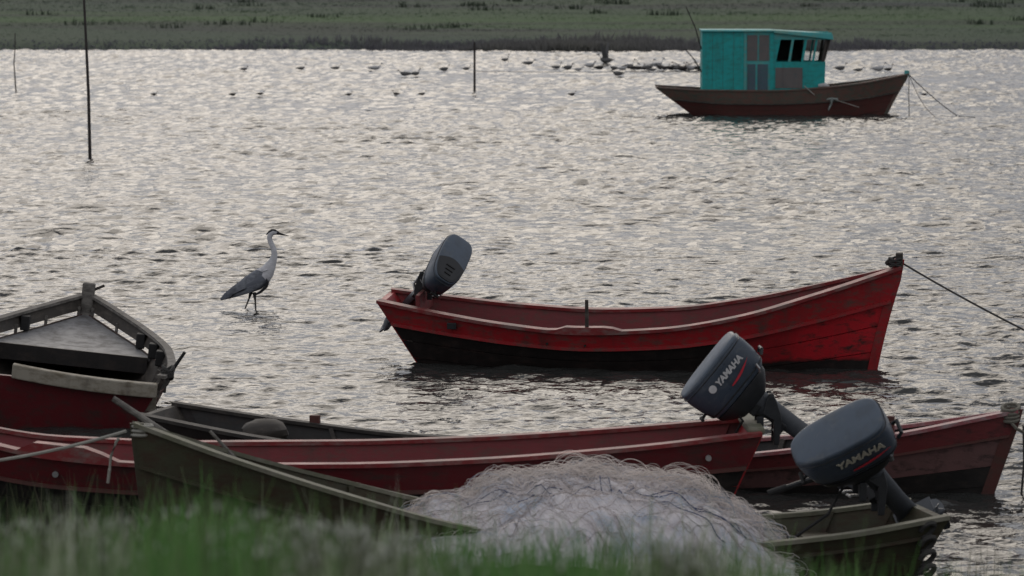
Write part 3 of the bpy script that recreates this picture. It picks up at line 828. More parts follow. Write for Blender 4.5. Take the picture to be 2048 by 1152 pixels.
# ---- stakes in the water
def stake(label, pts, r):
    mb = MB(); mb.tube(pts, r, 7)
    return tag(mb.build("mooring_stake", M['pole'], None, True), label, "stake", "stakes standing in the water")
y = atz(180, 318).y
stake("tall thin dark stake rising past the top edge at left", [atz(180, 318) + Vector((0, 0, -.5)), atz(180, 318), aty(177, 190, y), aty(173, 100, y), aty(168, 0, y), aty(164, -70, y)], [.040, .038, .034, .03, .025, .02])
y = atz(32, 183).y
stake("thin crooked stake at the far left edge", [atz(32, 183) + Vector((0, 0, -.4)), atz(32, 183), aty(28, 128, y), aty(30, 95, y), aty(30, 66, y)], [.026, .024, .02, .018, .014])
y3 = atz(949, 182).y
stake("short straight stake in open water left of the cabin boat", [atz(949, 182) + Vector((0, 0, -.4)), atz(949, 182), aty(949, 84, y3)], [.045, .042, .036])
mb = MB(); mb.tube([aty(949, 143, y3)] + [aty(949 + (1404 - 949) * k / 8, 143 + 1.2 * math.sin(k / 8 * 3.1), y3 + (oc.location.y - .5 - y3) * k / 8) for k in range(1, 9)], .008, 5)
tag(mb.build("tether_line", M['pole'], None), "taut thin line from the short stake to the cabin boat", "rope")

# ---- half-derelict boat at left, pointing away
def grey_boat():
    h = Hull(4.5, [(0, 1.02), (.2, 1.08), (.45, 1.0), (.7, .74), (.88, .36), (1, .03)],
             [(0, .70), (.2, .78), (.45, .72), (.7, .46), (.88, .14), (1, .02)],
             [(0, .52), (.2, .50), (.45, .53), (.7, .57), (.85, .645), (1, .75)],
             [(0, -.1), (.3, -.2), (.8, -.2), (1, -.1)], .18, .35, .02)
    st = atz(88, 858); bow = Vector((aty(158, 640, st.y + 4.3).x, st.y + 4.3, 0))
    c, rot = place_boat((st.x, st.y, 0), bow, -2.25, 2.25, 0, math.radians(6.5))
    o = thing("derelict_boat", "weathered grey open boat with red transom pointing away at left", "boat", c); set_rot(o, rot)
    for sd_ in (1, -1):
        for k, (a, b) in enumerate(((0, .28), (.285, .55), (.555, .865))):
            h.strake(a, b, sd_, .004 * (k % 2), .025).build("hull_plank", M['maroon'], o, True)
        h.strake(.915, 1.07, sd_, .012, .04, .03, .995).build("bulwark", M['dark_wood' if sd_ > 0 else 'dark_wood'], o, True)
        h.rail(sd_, .045, .035, .03, .065, t0=.02, t1=.995).build("cap_rail", M['grey_wood'], o)
        for t in ((.50, .60, .72) if sd_ < 0 else (.55, .78)):
            p = h.P(t, .95, sd_, -.05)
            MB().box(p, (.15, .09, .15)).build("rail_block", M['rubber'], o, bevel=.01)
        h.strake(.04, .86, sd_, -.030, .006, .01, .97).build("inner_lining", M['dark_wood'], o, True)
        for k in range(9):
            q = h.P(.06 + .115 * k, .892, sd_, -.012)
            MB().box(q, (.05, .03, .13)).build("rail_spacer", M['grey_wood'], o)
        for k in range(4):
            h.rib(.10 + .11 * k, sd_, .05, .04, v1=.85).build("rib", M['grey_wood'], o)
    h.plate(0, 0, 1, .03, inset=0).build("bottom", M['tar'], o)
    h.plate(.16, .02, .9, .02).build("floor_board", M['dark_wood'], o)
    h.plate(.865, .60, .985, .03, inset=.005).build("foredeck", M['grey_deck'], o)
    h.across(.595, .77, .04, .16, .05).build("deck_beam", M['tar'], o)
    h.across(.36, .62, .25, .03).build("thwart", M['dark_wood'], o)
    h.transom(.05, .92).build("transom", M['deep_red'], o)
    a, b = h.P(0, .93, 1), h.P(0, .93, -1)
    m = MB(); rings = []
    for k in range(13):
        u = k / 12; p = a.lerp(b, u) + Vector((-.05, 0, .02 + .13 * (1 - u) ** 1.5 - .03 * math.sin(math.pi * u)))
        if u < .33: continue
        rings.append([p + Vector((-.04, 0, -.08)), p + Vector((-.04, 0, .05)), p + Vector((.06, 0, .055)), p + Vector((.06, 0, -.075))])
    m.loft(rings).build("transom_rail", M['pale_wood'], o, bevel=.012)
    p = h.P(.03, 1.0, -1)
    m = MB(); m.loft([[p + Vector((x, yy, zz)) for x, yy, zz in ((0, .03, -.25), (0, .25 * k, -.25), (0, .25 * k, -.22 + .1 * (1 - k)), (0, .03, .02))] for k in (1,)] + [[p + Vector((x + .04, yy, zz)) for x, yy, zz in ((0, .03, -.25), (0, .25, -.25), (0, .25, -.22), (0, .03, .02))]]).build("quarter_knee", M['pale_wood'], o)
    pin(MB(), h.P(.10, 1.07, -1) + Vector((0, 0, .02)), .24, .018, (.0, -.13)).build("thole_pin", M['rubber'], o)
    kb = MB(); p = h.P(.08, 1.07, -1)
    for k in range(5):
        kb.tube([p + Vector((-.02 + .07 * math.cos(a_), .05 * math.sin(a_), .02 + .02 * k + .02 * math.sin(2 * a_ + k))) for a_ in [i * .6 + k for i in range(12)]], .018, 6)
    kb.build("rope_coil", M['rope_dark'], o, True)
    top = h.P(1, 1, 1); top.y = 0
    h.stem(.11, .05, .04).build("stem_post", M['grey_wood'], o)
    m = MB(); m.box(top + Vector((-.05, 0, .05)), (.12, .13, .32)).build("bow_post", M['grey_wood'], o, bevel=.015)
    MB().tube([top + Vector((-.05, -.05, .14)), top + Vector((-.05, -.16, .20))], .016, 6).build("bow_peg", M['dark_wood'], o)
    return o
grey_boat()

# ---- long dark red boat behind (bow at right edge)
def long_boat():
    h = Hull(7.5, [(0, .42), (.2, .56), (.5, .66), (.75, .52), (.9, .26), (1, .025)],
             [(0, .3), (.2, .4), (.5, .5), (.75, .34), (.9, .12), (1, .02)],
             [(0, .42), (.15, .28), (.3, .19), (.5, .17), (.7, .29), (.85, .45), (1, .68)],
             [(0, -.1), (.3, -.18), (.8, -.18), (1, -.1)], .3, .26, .0)
    st = Vector((aty(245, 830, 30.3).x, 30.3, 0)); bw_ = Vector((aty(2112, 900, 28.0).x, 28.0, 0))
    c, rot = place_boat(st, bw_, -3.75, 3.75)
    o = thing("long_boat", "long faded brown-red boat behind, its bow at the right edge", "boat", c); set_rot(o, rot)
    for sd_ in (1, -1):
        for k, (a, b, m) in enumerate(((0, .22, 'tar'), (.225, .44, 'tar'), (.445, .74, 'faded_hull'))):
            h.strake(a, b, sd_, .006 * (k % 2), .024).build("hull_plank", M[m], o, True)
        h.strake(.745, 1, sd_, .012, .03).build("sheer_strake", M['maroon_hull'], o, True)
        h.rail(sd_, .07, .035, .03, t1=.6).build("gunwale", M['shaded_rail'], o)
        h.rail(sd_, .07, .035, .03, t0=.6005).build("gunwale", M['pink'], o)
        h.rail(sd_, .01, .03, .02, v=.745).build("rub_rail", M['maroon'], o)
        h.strake(.06, .99, sd_, -.028, .006, .02, .96).build("inner_lining", M['tar'], o, True)
        for k in range(8): h.rib(.1 + .09 * k, sd_, off=-.034).build("rib", M['dark_wood'], o)
    h.plate(0, 0, 1, .03, inset=0).build("bottom", M['tar'], o)
    h.plate(.25, .04, .92, .02).build("floor_board", M['dark_wood'], o)
    h.plate(.97, .78, .985, .03, inset=.03).build("foredeck", M['pink'], o)
    h.transom(.05).build("transom", M['dark_wood'], o)
    h.stem(.08, .03, .04).build("stem_post", M['maroon'], o)
    for t in (.3, .55): h.across(t, .7, .2, .03).build("thwart", M['brown_red'], o)
    MB().box(h.P(.87, 1, -1, -.05) + Vector((0, 0, .08)), (.06, .06, .16)).build("thole_post", M['maroon'], o, bevel=.006)
    MB().box(h.P(.17, 1, 1) + Vector((0, 0, .05)), (.09, .05, .09)).build("thole_post", M['maroon'], o, bevel=.006)
    top = h.P(1, 1, 1); top.y = 0
    kb = MB()
    for k in range(4): kb.tube([top + Vector((-.06 + .07 * math.cos(a), .075 * math.sin(a), -.05 + .03 * k + .02 * math.sin(a))) for a in [i * .55 for i in range(13)]], .015, 6)
    kb.tube([top + Vector((-.1, -.05, -.02)), top + Vector((.0, -.08, -.12)), top + Vector((.06, -.03, -.16))], .014, 6)
    kb.build("rope_knot", M['rope'], o, True)
    kb = MB(); kb.tube([top + Vector((.05, -.03, -.1)), top + Vector((.06, -.04, -.4)), top + Vector((.04, -.04, -.7))], .010, 6); kb.build("bow_line", M['rope_dark'], o, True)
    return o, h
ol, hl = long_boat()
ml = Matrix.Translation(ol.location) @ ol.rotation_euler.to_matrix().to_4x4()
def bundle(px, py, yy, r, label, name, cat, mat, rest):
    c = aty(px, py, yy); m = MB(); n = 14; rings = []
    for j in range(8):
        ph = math.pi * (j + .02) / 7.04 - math.pi / 2
        rings.append([Vector((c.x + r[0] * math.cos(ph) * math.cos(a) * (1 + .12 * math.sin(3 * a + j)), c.y + r[1] * math.cos(ph) * math.sin(a), c.z + r[2] * math.sin(ph))) for a in [2 * math.pi * k / n for k in range(n)]])
    m.loft(rings)
    m.tube([(c.x - r[0] * .2, c.y - r[1] * .7, c.z - r[2] * .7), (c.x - r[0] * .1, c.y - r[1] * .9, c.z), (c.x, c.y, c.z + r[2] * 1.02), (c.x + r[0] * .1, c.y + r[1] * .6, c.z + r[2] * .6)], .008, 5)
    # foot down to the boat's floor
    m.tube([(c.x, c.y, c.z - r[2] * .8), (c.x, c.y, rest)], [r[0] * .8, r[0] * .6], 10)
    return tag(m.build(name, mat, None, True), label, cat)
pb = aty(532, 850, 29.95)
bundle(532, 862, 29.9, (.20, .18, .11), "rounded dark bundle showing above the long boat's rail", "tarpaulin_bundle", "bundle", M['dark_wood'], .12)

# ---- red boat in front of it, stern to the right
def near_red_boat():
    h = Hull(7.2, [(0, .44), (.15, .56), (.4, .64), (.65, .62), (.85, .34), (1, .025)],
             [(0, .30), (.15, .40), (.4, .48), (.65, .42), (.85, .15), (1, .02)],
             [(0, .70), (.15, .60), (.3, .53), (.45, .50), (.6, .50), (.75, .56), (.87, .74), (1, 1.05)],
             [(0, -.1), (.3, -.15), (.8, -.15), (1, -.1)], .35, .3, .02)
    hm = lambda t: 0.085 * max(0, min(1, (0.048 - abs(t - 0.735)) / 0.016))
    st = Vector((aty(1510, 960, 27.0).x, 27.0, 0)); bw_ = st + Vector((-7.2, -.25, 0))
    c, rot = place_boat(st, bw_, -3.6, 3.6)
    o = thing("near_boat", "long red boat with dark lower hull, stern at right carrying tilted motor", "boat", c); set_rot(o, rot)
    for sd_ in (1, -1):
        for k, (a, b) in enumerate(((0, .26), (.265, .50), (.505, .66))):
            h.strake(a, b, sd_, .005 * (k % 2), .024).build("hull_plank", M['tar'], o, True)
        h.strake(.665, 1, sd_, .014, .034).build("sheer_strake", M['deep_red'], o, True)
        h.rail(sd_, .06, .05, .032, hump=hm if sd_ > 0 else None).build("gunwale", M['red_top'], o)
        h.rail(sd_, .02, .045, .03, v=.665).build("rub_rail", M['maroon'], o)
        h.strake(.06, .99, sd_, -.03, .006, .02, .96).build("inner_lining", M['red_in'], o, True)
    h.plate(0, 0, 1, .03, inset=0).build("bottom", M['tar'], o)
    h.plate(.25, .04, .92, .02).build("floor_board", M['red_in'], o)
    h.transom(.05).build("transom", M['red'], o)
    m = MB(); m.box(h.P(0, 1, 1) * .5 + h.P(0, 1, -1) * .5 + Vector((.03, 0, .03)), (.13, .84, .06)); m.build("transom_cap", M['olive_top'], o, bevel=.02)
    h.stem(.08, .05, .04).build("stem_post", M['red'], o)
    for t in (.28, .5, .7): h.across(t, .68, .2, .03).build("thwart", M['red_in'], o)
    for t in (.05, .463, .75):
        q = h.P(t, .84, 1, .02)
        MB().tube([q, q + Vector((0, .02, 0))], .024, 10).build("bolt", M['steel'], o)
    return o, h
on, hn = near_red_boat()
mn = Matrix.Translation(on.location) @ on.rotation_euler.to_matrix().to_4x4()
cl = mn @ Vector((-3.52, 0, .73))
aft = (mn.to_3x3() @ Vector((-1, 0, 0)))
outboard("outboard_motor", "dark blue-grey outboard motor tilted up on the near red boat's stern, wordmark on flank", cl + Vector((.18, -.05, .07)), math.atan2(aft.y, aft.x),
         axes((.62, .02, .78), (-.76, -.10, .62)), None, letters={(-1, 0): 'letter'}, leg_len=.95, tiller=False, scale=1.05, text=(.066, True))

# ---- olive boat in front, bow at left, nets and motor aboard
def olive_boat():
    h = Hull(5.65, [(0, .50), (.15, .64), (.4, .76), (.65, .66), (.85, .34), (1, .03)],
             [(0, .34), (.15, .46), (.4, .56), (.65, .44), (.85, .15), (1, .02)],
             [(0, .40), (.15, .30), (.3, .26), (.45, .29), (.6, .42), (.75, .65), (.88, .88), (1, 1.12)],
             [(0, -.1), (.3, -.15), (.8, -.12), (1, 0.0)], .28, .12, .0)
    st = Vector((aty(1785, 1040, 24.75).x, 24.75, 0)); bw_ = Vector((aty(350, 950, 24.0).x, 24.0, 0))
    c, rot = place_boat(st, bw_, -2.825, 2.825, 0, math.radians(2))
    o = thing("olive_boat", "weathered olive green boat in the foreground with nets heaped aboard", "boat", c); set_rot(o, rot)
    for sd_ in (1, -1):
        for k, (a, b) in enumerate(((0, .26), (.265, .50), (.505, .74))):
            h.strake(a, b, sd_, .006 * (k % 2), .024).build("hull_plank", M['olive'], o, True)
        h.strake(.745, 1, sd_, .012, .034).build("sheer_strake", M['olive'], o, True)
        h.rail(sd_, .05, .04, .03).build("gunwale", M['olive_top'], o)
        h.rail(sd_, .015, .035, .025, v=.74).build("rub_rail", M['olive'], o)
        h.strake(.06, .99, sd_, -.03, .006, .02, .96).build("inner_lining", M['olive'], o, True)
        for k in range(8): h.rib(.1 + .09 * k, sd_, off=-.036).build("rib", M['olive'], o)
    h.plate(0, 0, 1, .03, inset=0).build("bottom", M['tar'], o)
    h.plate(.3, .04, .92, .02).build("floor_board", M['dark_wood'], o)
    h.transom(.05).build("transom", M['olive'], o)
    h.stem(.08, .02, .035).build("stem_post", M['olive'], o)
    for t in (.12, .78): h.across(t, .7, .22, .03).build("thwart", M['olive'], o)
    top = h.P(1, 1, 1); top.y = 0
    kb = MB()
    for k in range(3): kb.tube([top + Vector((-.05 + .07 * math.cos(a), .07 * math.sin(a), -.06 + .03 * k)) for a in [i * .55 for i in range(13)]], .012, 6)
    kb.build("rope_knot", M['rope_pale'], o, True)
    kb = MB(); p = h.P(.02, .9, 1, .03)
    for k in range(4): kb.tube([p + Vector((.02 + .05 * math.cos(a), .03 * math.sin(a), -.1 * k + .06 * math.sin(a * .8))) for a in [i * .5 for i in range(12)]], .02, 6)
    kb.build("stern_fender", M['rope_dark'], o, True)
    return o, h
oo, ho = olive_boat()
mo = Matrix.Translation(oo.location) @ oo.rotation_euler.to_matrix().to_4x4()
aft = (mo.to_3x3() @ Vector((-1, 0, 0)))
cl = mo @ Vector((-2.72, 0, .46))
outboard("outboard_motor", "large grey outboard motor on the olive boat, seen from above with wordmark", cl + Vector((-.32, .0, .15)), math.atan2(aft.y, aft.x),
         axes((.85, -.16, .47), (-.42, -.66, .60)), None, letters={(-1, 0): 'letter_gold'}, leg_len=.8, tiller=True, scale=1.14, text=(.078, False))
topo = mo @ (ho.P(1, 1, 1) + Vector((0, 0, -.03)))
mb = MB(); mb.tube(sag(topo + Vector((-.06, -.02, 0)), aty(-90, 932, 24.2), .03, 14), .012, 6); tag(mb.build("bow_rope", M['rope_pale'], None, True), "pale rope stretched left from the olive boat's bow", "rope")
q = aty(232, 885, 24.05); mb = MB(); mb.tube([q + Vector((.02, 0, .03)), q, aty(222, 912, 24.05), aty(219, 940, 24.04), aty(216, 966, 24.05)], .011, 6); tag(mb.build("hanging_rope", M['rope_pale'], None, True), "short rope end hanging down beside the olive boat's bow", "rope")
mb = MB(); mb.tube([aty(226, 797, 24.55), aty(330, 866, 24.5), aty(520, 958, 24.42), aty(800, 1050, 24.3), aty(1000, 1105, 24.25)], [.022, .024, .022, .02, .018], 8); tag(mb.build("bamboo_pole", M['grey_wood'], None, True), "long pale pole lying along the olive boat and jutting past its bow", "pole")
mb = MB(); mb.tube([aty(420, 862, 24.35), aty(455, 900, 24.32), aty(500, 948, 24.3)], [.012, .014, .014], 6); tag(mb.build("stick", M['grey_wood'], None), "short stick leaning against the olive boat's rail near its bow", "stick")

# ------------------------------------------------------------------ nets
def net_heap():
    cy = 24.35; s = FPX / cy
    toph = curve([(790, 1050), (830, 1008), (880, 985), (940, 985), (975, 960), (1040, 940), (1110, 930), (1200, 935), (1290, 945), (1380, 955), (1450, 985), (1510, 1025), (1560, 1075), (1600, 1100)])
    root = thing("fishing_net", "tangled heap of pale pinkish fishing nets piled in the olive boat", "fishing net", (aty(1190, 1100, cy).x, cy, .22))
    X0 = root.location.x
    def surf(u, w):        # u along px, w -1 (near) .. 1 (far)
        px = 795 + 790 * u
        zt = aty(px, toph(px) + 14, cy).z
        x = (px - 1024) / s
        bump = 0.13 * abs(fbm(x * .8, w * 1.6, 1.9, 3, 4.0)) ** .7 - .05 + 0.035 * fbm(x, w, 6, 3, 8.0)
        k = max(0.0, 1 - abs(w) ** 2.2)
        near = 1.0 if w > -0.2 else 1.0
        z = 0.15 + (zt - 0.15 - .02) * k ** 0.75 + bump * (0.4 + .6 * k)
        ss = max(0, min(1, (1500 - px) / 200))
        yy = w * .84 - .03 if w > -.3 else w * (.84 + (.28 + .1 * math.sin(x * 3.1)) * ss) - .03 + .084 * ss
        if w < -.3: z += .10 * math.sin(min(1, (-w - .3) / .55) * math.pi * .5) * min(1, max(0, (px - 790) / 160)) * max(0, min(1, (1520 - px) / 160))
        return Vector((x - X0 + 0.04 * fbm(w, x, 3, 2), yy, z - .22))
    nu, nw = 110, 46
    V = [surf(i / nu, -1 + 2 * j / nw) for i in range(nu + 1) for j in range(nw + 1)]
    F = [(i * (nw + 1) + j, (i + 1) * (nw + 1) + j, (i + 1) * (nw + 1) + j + 1, i * (nw + 1) + j + 1) for i in range(nu) for j in range(nw)]
    m = MB(); m.add(V, F); m.build("net_pile", M['net'], root, True)
    def strand(mb, pts, r, col): mb.tube(pts, r, 3, col=col)
    mb = MB()
    for i in range(1100):
        u = random.random(); w = random.uniform(-.95, .75) if random.random() < .55 else random.gauss(0.02, .16)
        if abs(w) > .97: continue
        p = surf(u, w)
        r = random.uniform(.03, .12)
        if abs(w) < .25 and random.random() < .25: r = random.uniform(.08, .16)
        ax = Vector((random.gauss(0, .5), random.gauss(0, 1), random.gauss(0, .5))).normalized()
        e1 = ax.cross(Vector((0, 0, 1)));  e1 = e1.normalized() if e1.length > .05 else Vector((1, 0, 0)); e2 = ax.cross(e1)
        if e2.z < 0: e2 = -e2
        n = 14; a0 = random.uniform(-.4, .3); a1 = math.pi + random.uniform(-.4, 1.2)
        ex = random.uniform(.8, 1.7); hz = random.uniform(.25, .8)
        pts = [p + e1 * (r * ex * math.cos(a)) + e2 * (r * hz * math.sin(a)) + Vector((0, 0, random.gauss(0, .003) - .01)) for a in [a0 + (a1 - a0) * k / n for k in range(n + 1)]]
        k = random.uniform(.65, 1.1)
        col = (.93 * k, .89 * k, .87 * k) if random.random() < .75 else (.55 * k, .62 * k, .72 * k)
        strand(mb, pts, random.uniform(.0010, .0024), col)
    for (u, r0) in ((.05, .06), (.10, .07), (.20, .09), (.235, .08), (.285, .10), (.33, .10), (.38, .11), (.44, .12), (.49, .12), (.53, .10), (.60, .10), (.66, .12), (.71, .13), (.76, .12), (.81, .09), (.85, .09), (.9, .06)):
        for q in range(34):        # curls standing up along the ridge
            p = surf(u + random.gauss(0, .010), random.gauss(.0, .10)); r = r0 * random.uniform(.55, 1.25)
            e1 = Vector((1, random.gauss(0, .35), random.gauss(0, .15))).normalized(); e2 = Vector((random.gauss(0, .2), random.gauss(0, .35), 1)).normalized()
            a0 = random.uniform(-.8, .1); a1 = math.pi + random.uniform(-.2, 1.4); n = 16
            sq = random.uniform(.75, 1.1)
            pts = [p + e1 * (r * math.cos(a)) + e2 * (r * sq * math.sin(a) - .01) for a in [a0 + (a1 - a0) * k / n for k in range(n + 1)]]
            k = random.uniform(.7, 1.1)
            strand(mb, pts, random.uniform(.0012, .0024), (.93 * k, .88 * k, .84 * k))
    for layer, (cell, lift, sd0, c0) in enumerate(((.045, .015, 31.0, (.93, .90, .90)), (.06, .045, 57.0, (.90, .86, .84)))):
        du_, dw_ = cell / 2.7, cell / .84          # knotted diamond mesh draped over the pile in loose folds
        nu2, nw2 = int(1 / du_), int(1.85 / dw_)
        def sheet(i, j):
            u = min(1, max(0, i * du_ + .012 * fbm(i * .22, j * .22, 1, 2, sd0))); w = -.95 + j * dw_ + .05 * fbm(i * .2, j * .2, 1, 2, sd0 + 5)
            return surf(u, max(-.98, min(.98, w))) + Vector((0, 0, lift + lift * 1.6 * fbm(i * cell * 3.5, j * cell * 3.5, 1, 3, sd0 + 9)))
        for d in (1, -1):
            for st_ in range(-nw2, nu2 + nw2):
                pts = []
                for j in range(nw2 + 1):
                    i = st_ + d * j
                    if 0 <= i <= nu2: pts.append(sheet(i, j))
                if len(pts) > 3:
                    k = random.uniform(.8, 1.0); strand(mb, pts, .0013, (c0[0] * k, c0[1] * k, c0[2] * k))
    for i in range(260):       # long strands running over the pile
        u = random.random() * .9; w = random.uniform(-.9, .6); du = random.uniform(.08, .3); dw = random.gauss(0, .35)
        ph = random.uniform(0, 6)
        pts = [surf(min(1, u + du * k / 18), max(-.97, min(.97, w + dw * k / 18 + .05 * math.sin(ph + k * .7)))) + Vector((0, 0, .012)) for k in range(19)]
        k = random.uniform(.5, 1.05)
        strand(mb, pts, random.uniform(.0015, .003), (.75 * k, .70 * k, .69 * k))
    tag(mb.build("net_mesh", M['strand'], root), kind="stuff")
    for i, (u, w, du, dw) in enumerate(((.48, .05, .05, -.5), (.50, .02, .06, -.55), (.60, -.45, .26, -.15), (.18, -.35, .22, -.1), (.62, -.5, .2, -.35), (.30, -.55, .3, .2), (.64, -.42, .25, -.25), (.16, -.4, .26, -.05))):
        pts = [surf(min(1, u + du * k / 16), max(-.97, w + dw * k / 16 + .03 * math.sin(k * .9 + i))) + Vector((0, 0, .02)) for k in range(17)]
        b = MB(); b.tube(pts, .004, 6); b.build("head_rope", M['rope_blue'], root, True)
net_heap()

# ------------------------------------------------------------------ heron
def heron():
    base = atz(506, 618); s = FPX / base.y
    o = thing("heron", "grey and white heron with black cap wading left of the red boat", "heron", (base.x, base.y, 0))
    Q = lambda px, py, dy=0: Vector(((px - 506) / s, dy, (618 - py) / s))
    def ringat(p, d, a, b, n=14):
        d = d.normalized(); sx = Vector((0, 1, 0)); up = d.cross(sx).normalized()
        return [p + sx * (a * math.cos(t)) + up * (b * math.sin(t)) for t in [2 * math.pi * k / n for k in range(n)]]
    path = [((447, 597), .010, .012), ((458, 590), .03, .030), ((475, 581), .058, .058), ((495, 570), .085, .088), ((513, 561), .092, .102), ((527, 551), .080, .095),
            ((536, 541), .060, .075), ((542, 530), .040, .050), ((547, 520), .030, .036), ((550, 508), .025, .028), ((548, 496), .022, .025), ((543, 485), .021, .024), ((540, 475), .021, .024), ((542, 467), .024, .027),
            ((548, 463), .027, .028), ((555, 464), .022, .022), ((560, 466), .013, .013), ((569, 468.5), .008, .008), ((579, 471), .002, .002)]
    pts = [Q(*p[0]) for p in path]
    rings = []
    for i, p in enumerate(pts):
        d = pts[min(i + 1, len(pts) - 1)] - pts[max(i - 1, 0)]
        g_ = 1.36 if 7 <= i <= 14 else 1.2
        rings.append(ringat(p, d, path[i][1] * g_, path[i][2] * g_))
    m = MB(); n = len(rings[0])
    for i in range(len(rings) - 1):
        m.loft([rings[i], rings[i + 1]], 0 if i < 5 else (1 if i < 15 else 2), cap=False)
    for i, (hip, knee, foot, dy) in enumerate((((502, 584), (498, 597), (488, 622), .03), ((509, 584), (511, 600), (512, 624), -.03))):
        m.tube([Q(*hip, dy), Q(*knee, dy), Q(*foot, dy), Q(foot[0] + 1, foot[1] + 6, dy)], [.026, .011, .009, .012], 8, 3)
    bm_o = m.build("body", [M['heron_grey'], M['heron_white'], M['heron_dark'], M['heron_leg']], o, True)
    import bmesh as _b
    bm = _b.new(); bm.from_mesh(bm_o.data); _b.ops.remove_doubles(bm, verts=bm.verts, dist=1e-5); bm.to_mesh(bm_o.data); bm.free()
    for sd_ in (-1, 1):       # folded wings
        w = MB(); rr = []
        for (px, py, a, b) in ((441, 599, .004, .012), (452, 592, .012, .040), (470, 583, .018, .068), (492, 572, .020, .092), (512, 560, .020, .098), (526, 549, .014, .074), (532, 542, .006, .03)):
            p = Q(px, py); k = {441: .02, 452: .025, 470: .05, 492: .078, 512: .086, 526: .078, 532: .062}[px]
            p.y = sd_ * k
            d = Vector((.8, 0, .5)).normalized(); up = Vector((-.5, 0, .8)).normalized()
            rr.append([p + Vector((0, sd_, 0)) * (a * math.cos(t)) + up * (b * math.sin(t)) for t in [2 * math.pi * k2 / 12 for k2 in range(12)]])
        w.loft(rr).build("wing", M['heron_wing'], o, True)
        for k in range(6):
            f = MB(); f.tube([Q(508 - 4 * k, 571 + 1.5 * k - 2 * (k % 2), sd_ * .098), Q(480 - 3 * k, 583 + 1.2 * k, sd_ * (.075 - .004 * k)), Q(452 + 1.5 * k, 595 + .8 * k, sd_ * .034)], [.006, .011, .003], 6, squash=.35, up=(0, 1, 0))
            f.build("flight_feather", M['heron_dark' if k > 2 else 'heron_grey'], o, True)
        f = MB(); f.tube([Q(536, 538, sd_ * .055), Q(526, 541, sd_ * .075), Q(512, 537, sd_ * .07)], [.022, .018, .003], 8, squash=.5, up=(0, 1, 0)); f.build("shoulder_plume", M['heron_white'], o, True)
        b = MB(); b.tube([Q(533, 554, sd_ * .066), Q(537, 562, sd_ * .070), Q(533, 573, sd_ * .070), Q(522, 583, sd_ * .062), Q(511, 589, sd_ * .05)], [.014, .030, .036, .032, .018], 8, squash=.5, up=(0, 1, 0))
        b.build("shoulder_stripe", M['heron_dark'], o, True)
        e = MB(); e.tube([Q(552, 462.5, sd_ * .018), Q(552, 462.5, sd_ * .026)], .005, 8); e.build("eye", M['letter_gold'], o)
    c = MB(); rr = []
    for (px, py, a, b) in ((533, 468.5, .004, .004), (538, 463.5, .024, .016), (545, 460, .032, .022), (552, 460.5, .030, .020), (558, 463.5, .016, .012)):
        rr.append(ringat(Q(px, py), Vector((1, 0, 0)), a, b, 12))
    c.loft(rr).build("crown_cap", M['heron_dark'], o, True)
heron()

# ------------------------------------------------------------------ far birds
def bird(px, py, size, mat, label, neck=0.5, face=1, group=None, wings=False, cat="bird"):
    p = atz(px, py + 2)
    m = MB(); k = size * 1.15; f = face
    body = [(-.62, .16, .01), (-.5, .14, .035), (-.25, .13, .13), (0, .12, .17), (.2, .13, .14), (.32, .18, .08)]
    nk = [(.36, .22 + .05 * neck, .05), (.38, .24 + .22 * neck, .042), (.42, .27 + .36 * neck, .055), (.50, .27 + .36 * neck, .045), (.56, .26 + .34 * neck, .018), (.70, .24 + .32 * neck, .006)]
    rings = []
    for x, z, r in body + nk:
        w = r * (1.15 if x < .3 else 1)
        rings.append([Vector((f * k * x, k * w * math.cos(t), k * (z + r * math.sin(t) * .9) - .01)) for t in [2 * math.pi * q / 8 for q in range(8)]])
    m.loft(rings)
    if wings:
        for sg in (-1, 1):
            m.hexa([Vector((x * k, sg * y * k + .0, z * k)) for x, y, z in ((-.18, .1, .2), (.16, .1, .22), (.16, .12, .24), (-.18, .12, .22), (-.12 + .15 * sg, .35, .95), (.02 + .15 * sg, .35, .98), (.02 + .15 * sg, .37, .98), (-.12 + .15 * sg, .37, .95))])
    o = m.build("water_bird", mat, None, True)
    o.rotation_euler = (0, 0, random.uniform(-.7, .7)); o.scale = (1, 1, random.uniform(.9, 1.35))
    o.location = (p.x, p.y, 1.5 * float(wave_z(np.array([p.x]), np.array([p.y]), .4)[0]) + .06)
    return tag(o, label, cat, group)
P, G, K = M['bird_pale'], M['bird_grey'], M['bird_dark']
bird(488, 141, .34, G, "small grey bird on the water, leftmost of the far pale flock", .5, 1)
bird(602, 140, .34, G, "grey bird afloat, second from left in the far flock", .7, 1)
bird(672, 139, .36, G, "grey bird afloat just left of the bulky white one", .7, 1)
bird(750, 140, .50, P, "bulky white bird afloat well left of the short stake", .5, 1)
bird(810, 152, .44, G, "grey bird, left one of the close pair left of the short stake", .2, -1)
bird(831, 152, .40, G, "grey bird, right one of the close pair left of the short stake", .6, 1)
bird(889, 142, .36, G, "stocky grey bird afloat left of the short stake", .4, 1)
bird(933, 140, .30, G, "small grey bird afloat almost touching the short stake", .4, 1)
bird(1010, 122, .40, G, "upright grey bird farthest out, right of the short stake", .9, 1)
bird(1057, 129, .46, G, "plump grey bird near the far shore right of the short stake", .3, 1)
bird(1113, 137, .40, G, "grey bird with raised head, first behind the taut line", .7, 1)
bird(1136, 139, .40, G, "grey bird sitting low, second behind the taut line", .3, 1)
bird(1157, 142, .34, P, "pale bird touching the taut line, third from the stake", .2, 1)
bird(1180, 135, .50, P, "long pale bird right behind the dark upright one", .3, 1)
bird(1199, 139, .40, K, "dark bird leaning forward under the wing-spreading bird", .8, 1)
bird(1211, 125, .55, G, "bird raising both wings above the far flock", .4, -1, wings=True)
bird(1246, 140, .40, P, "pale bird left of the dark row behind the taut line", .4, 1)
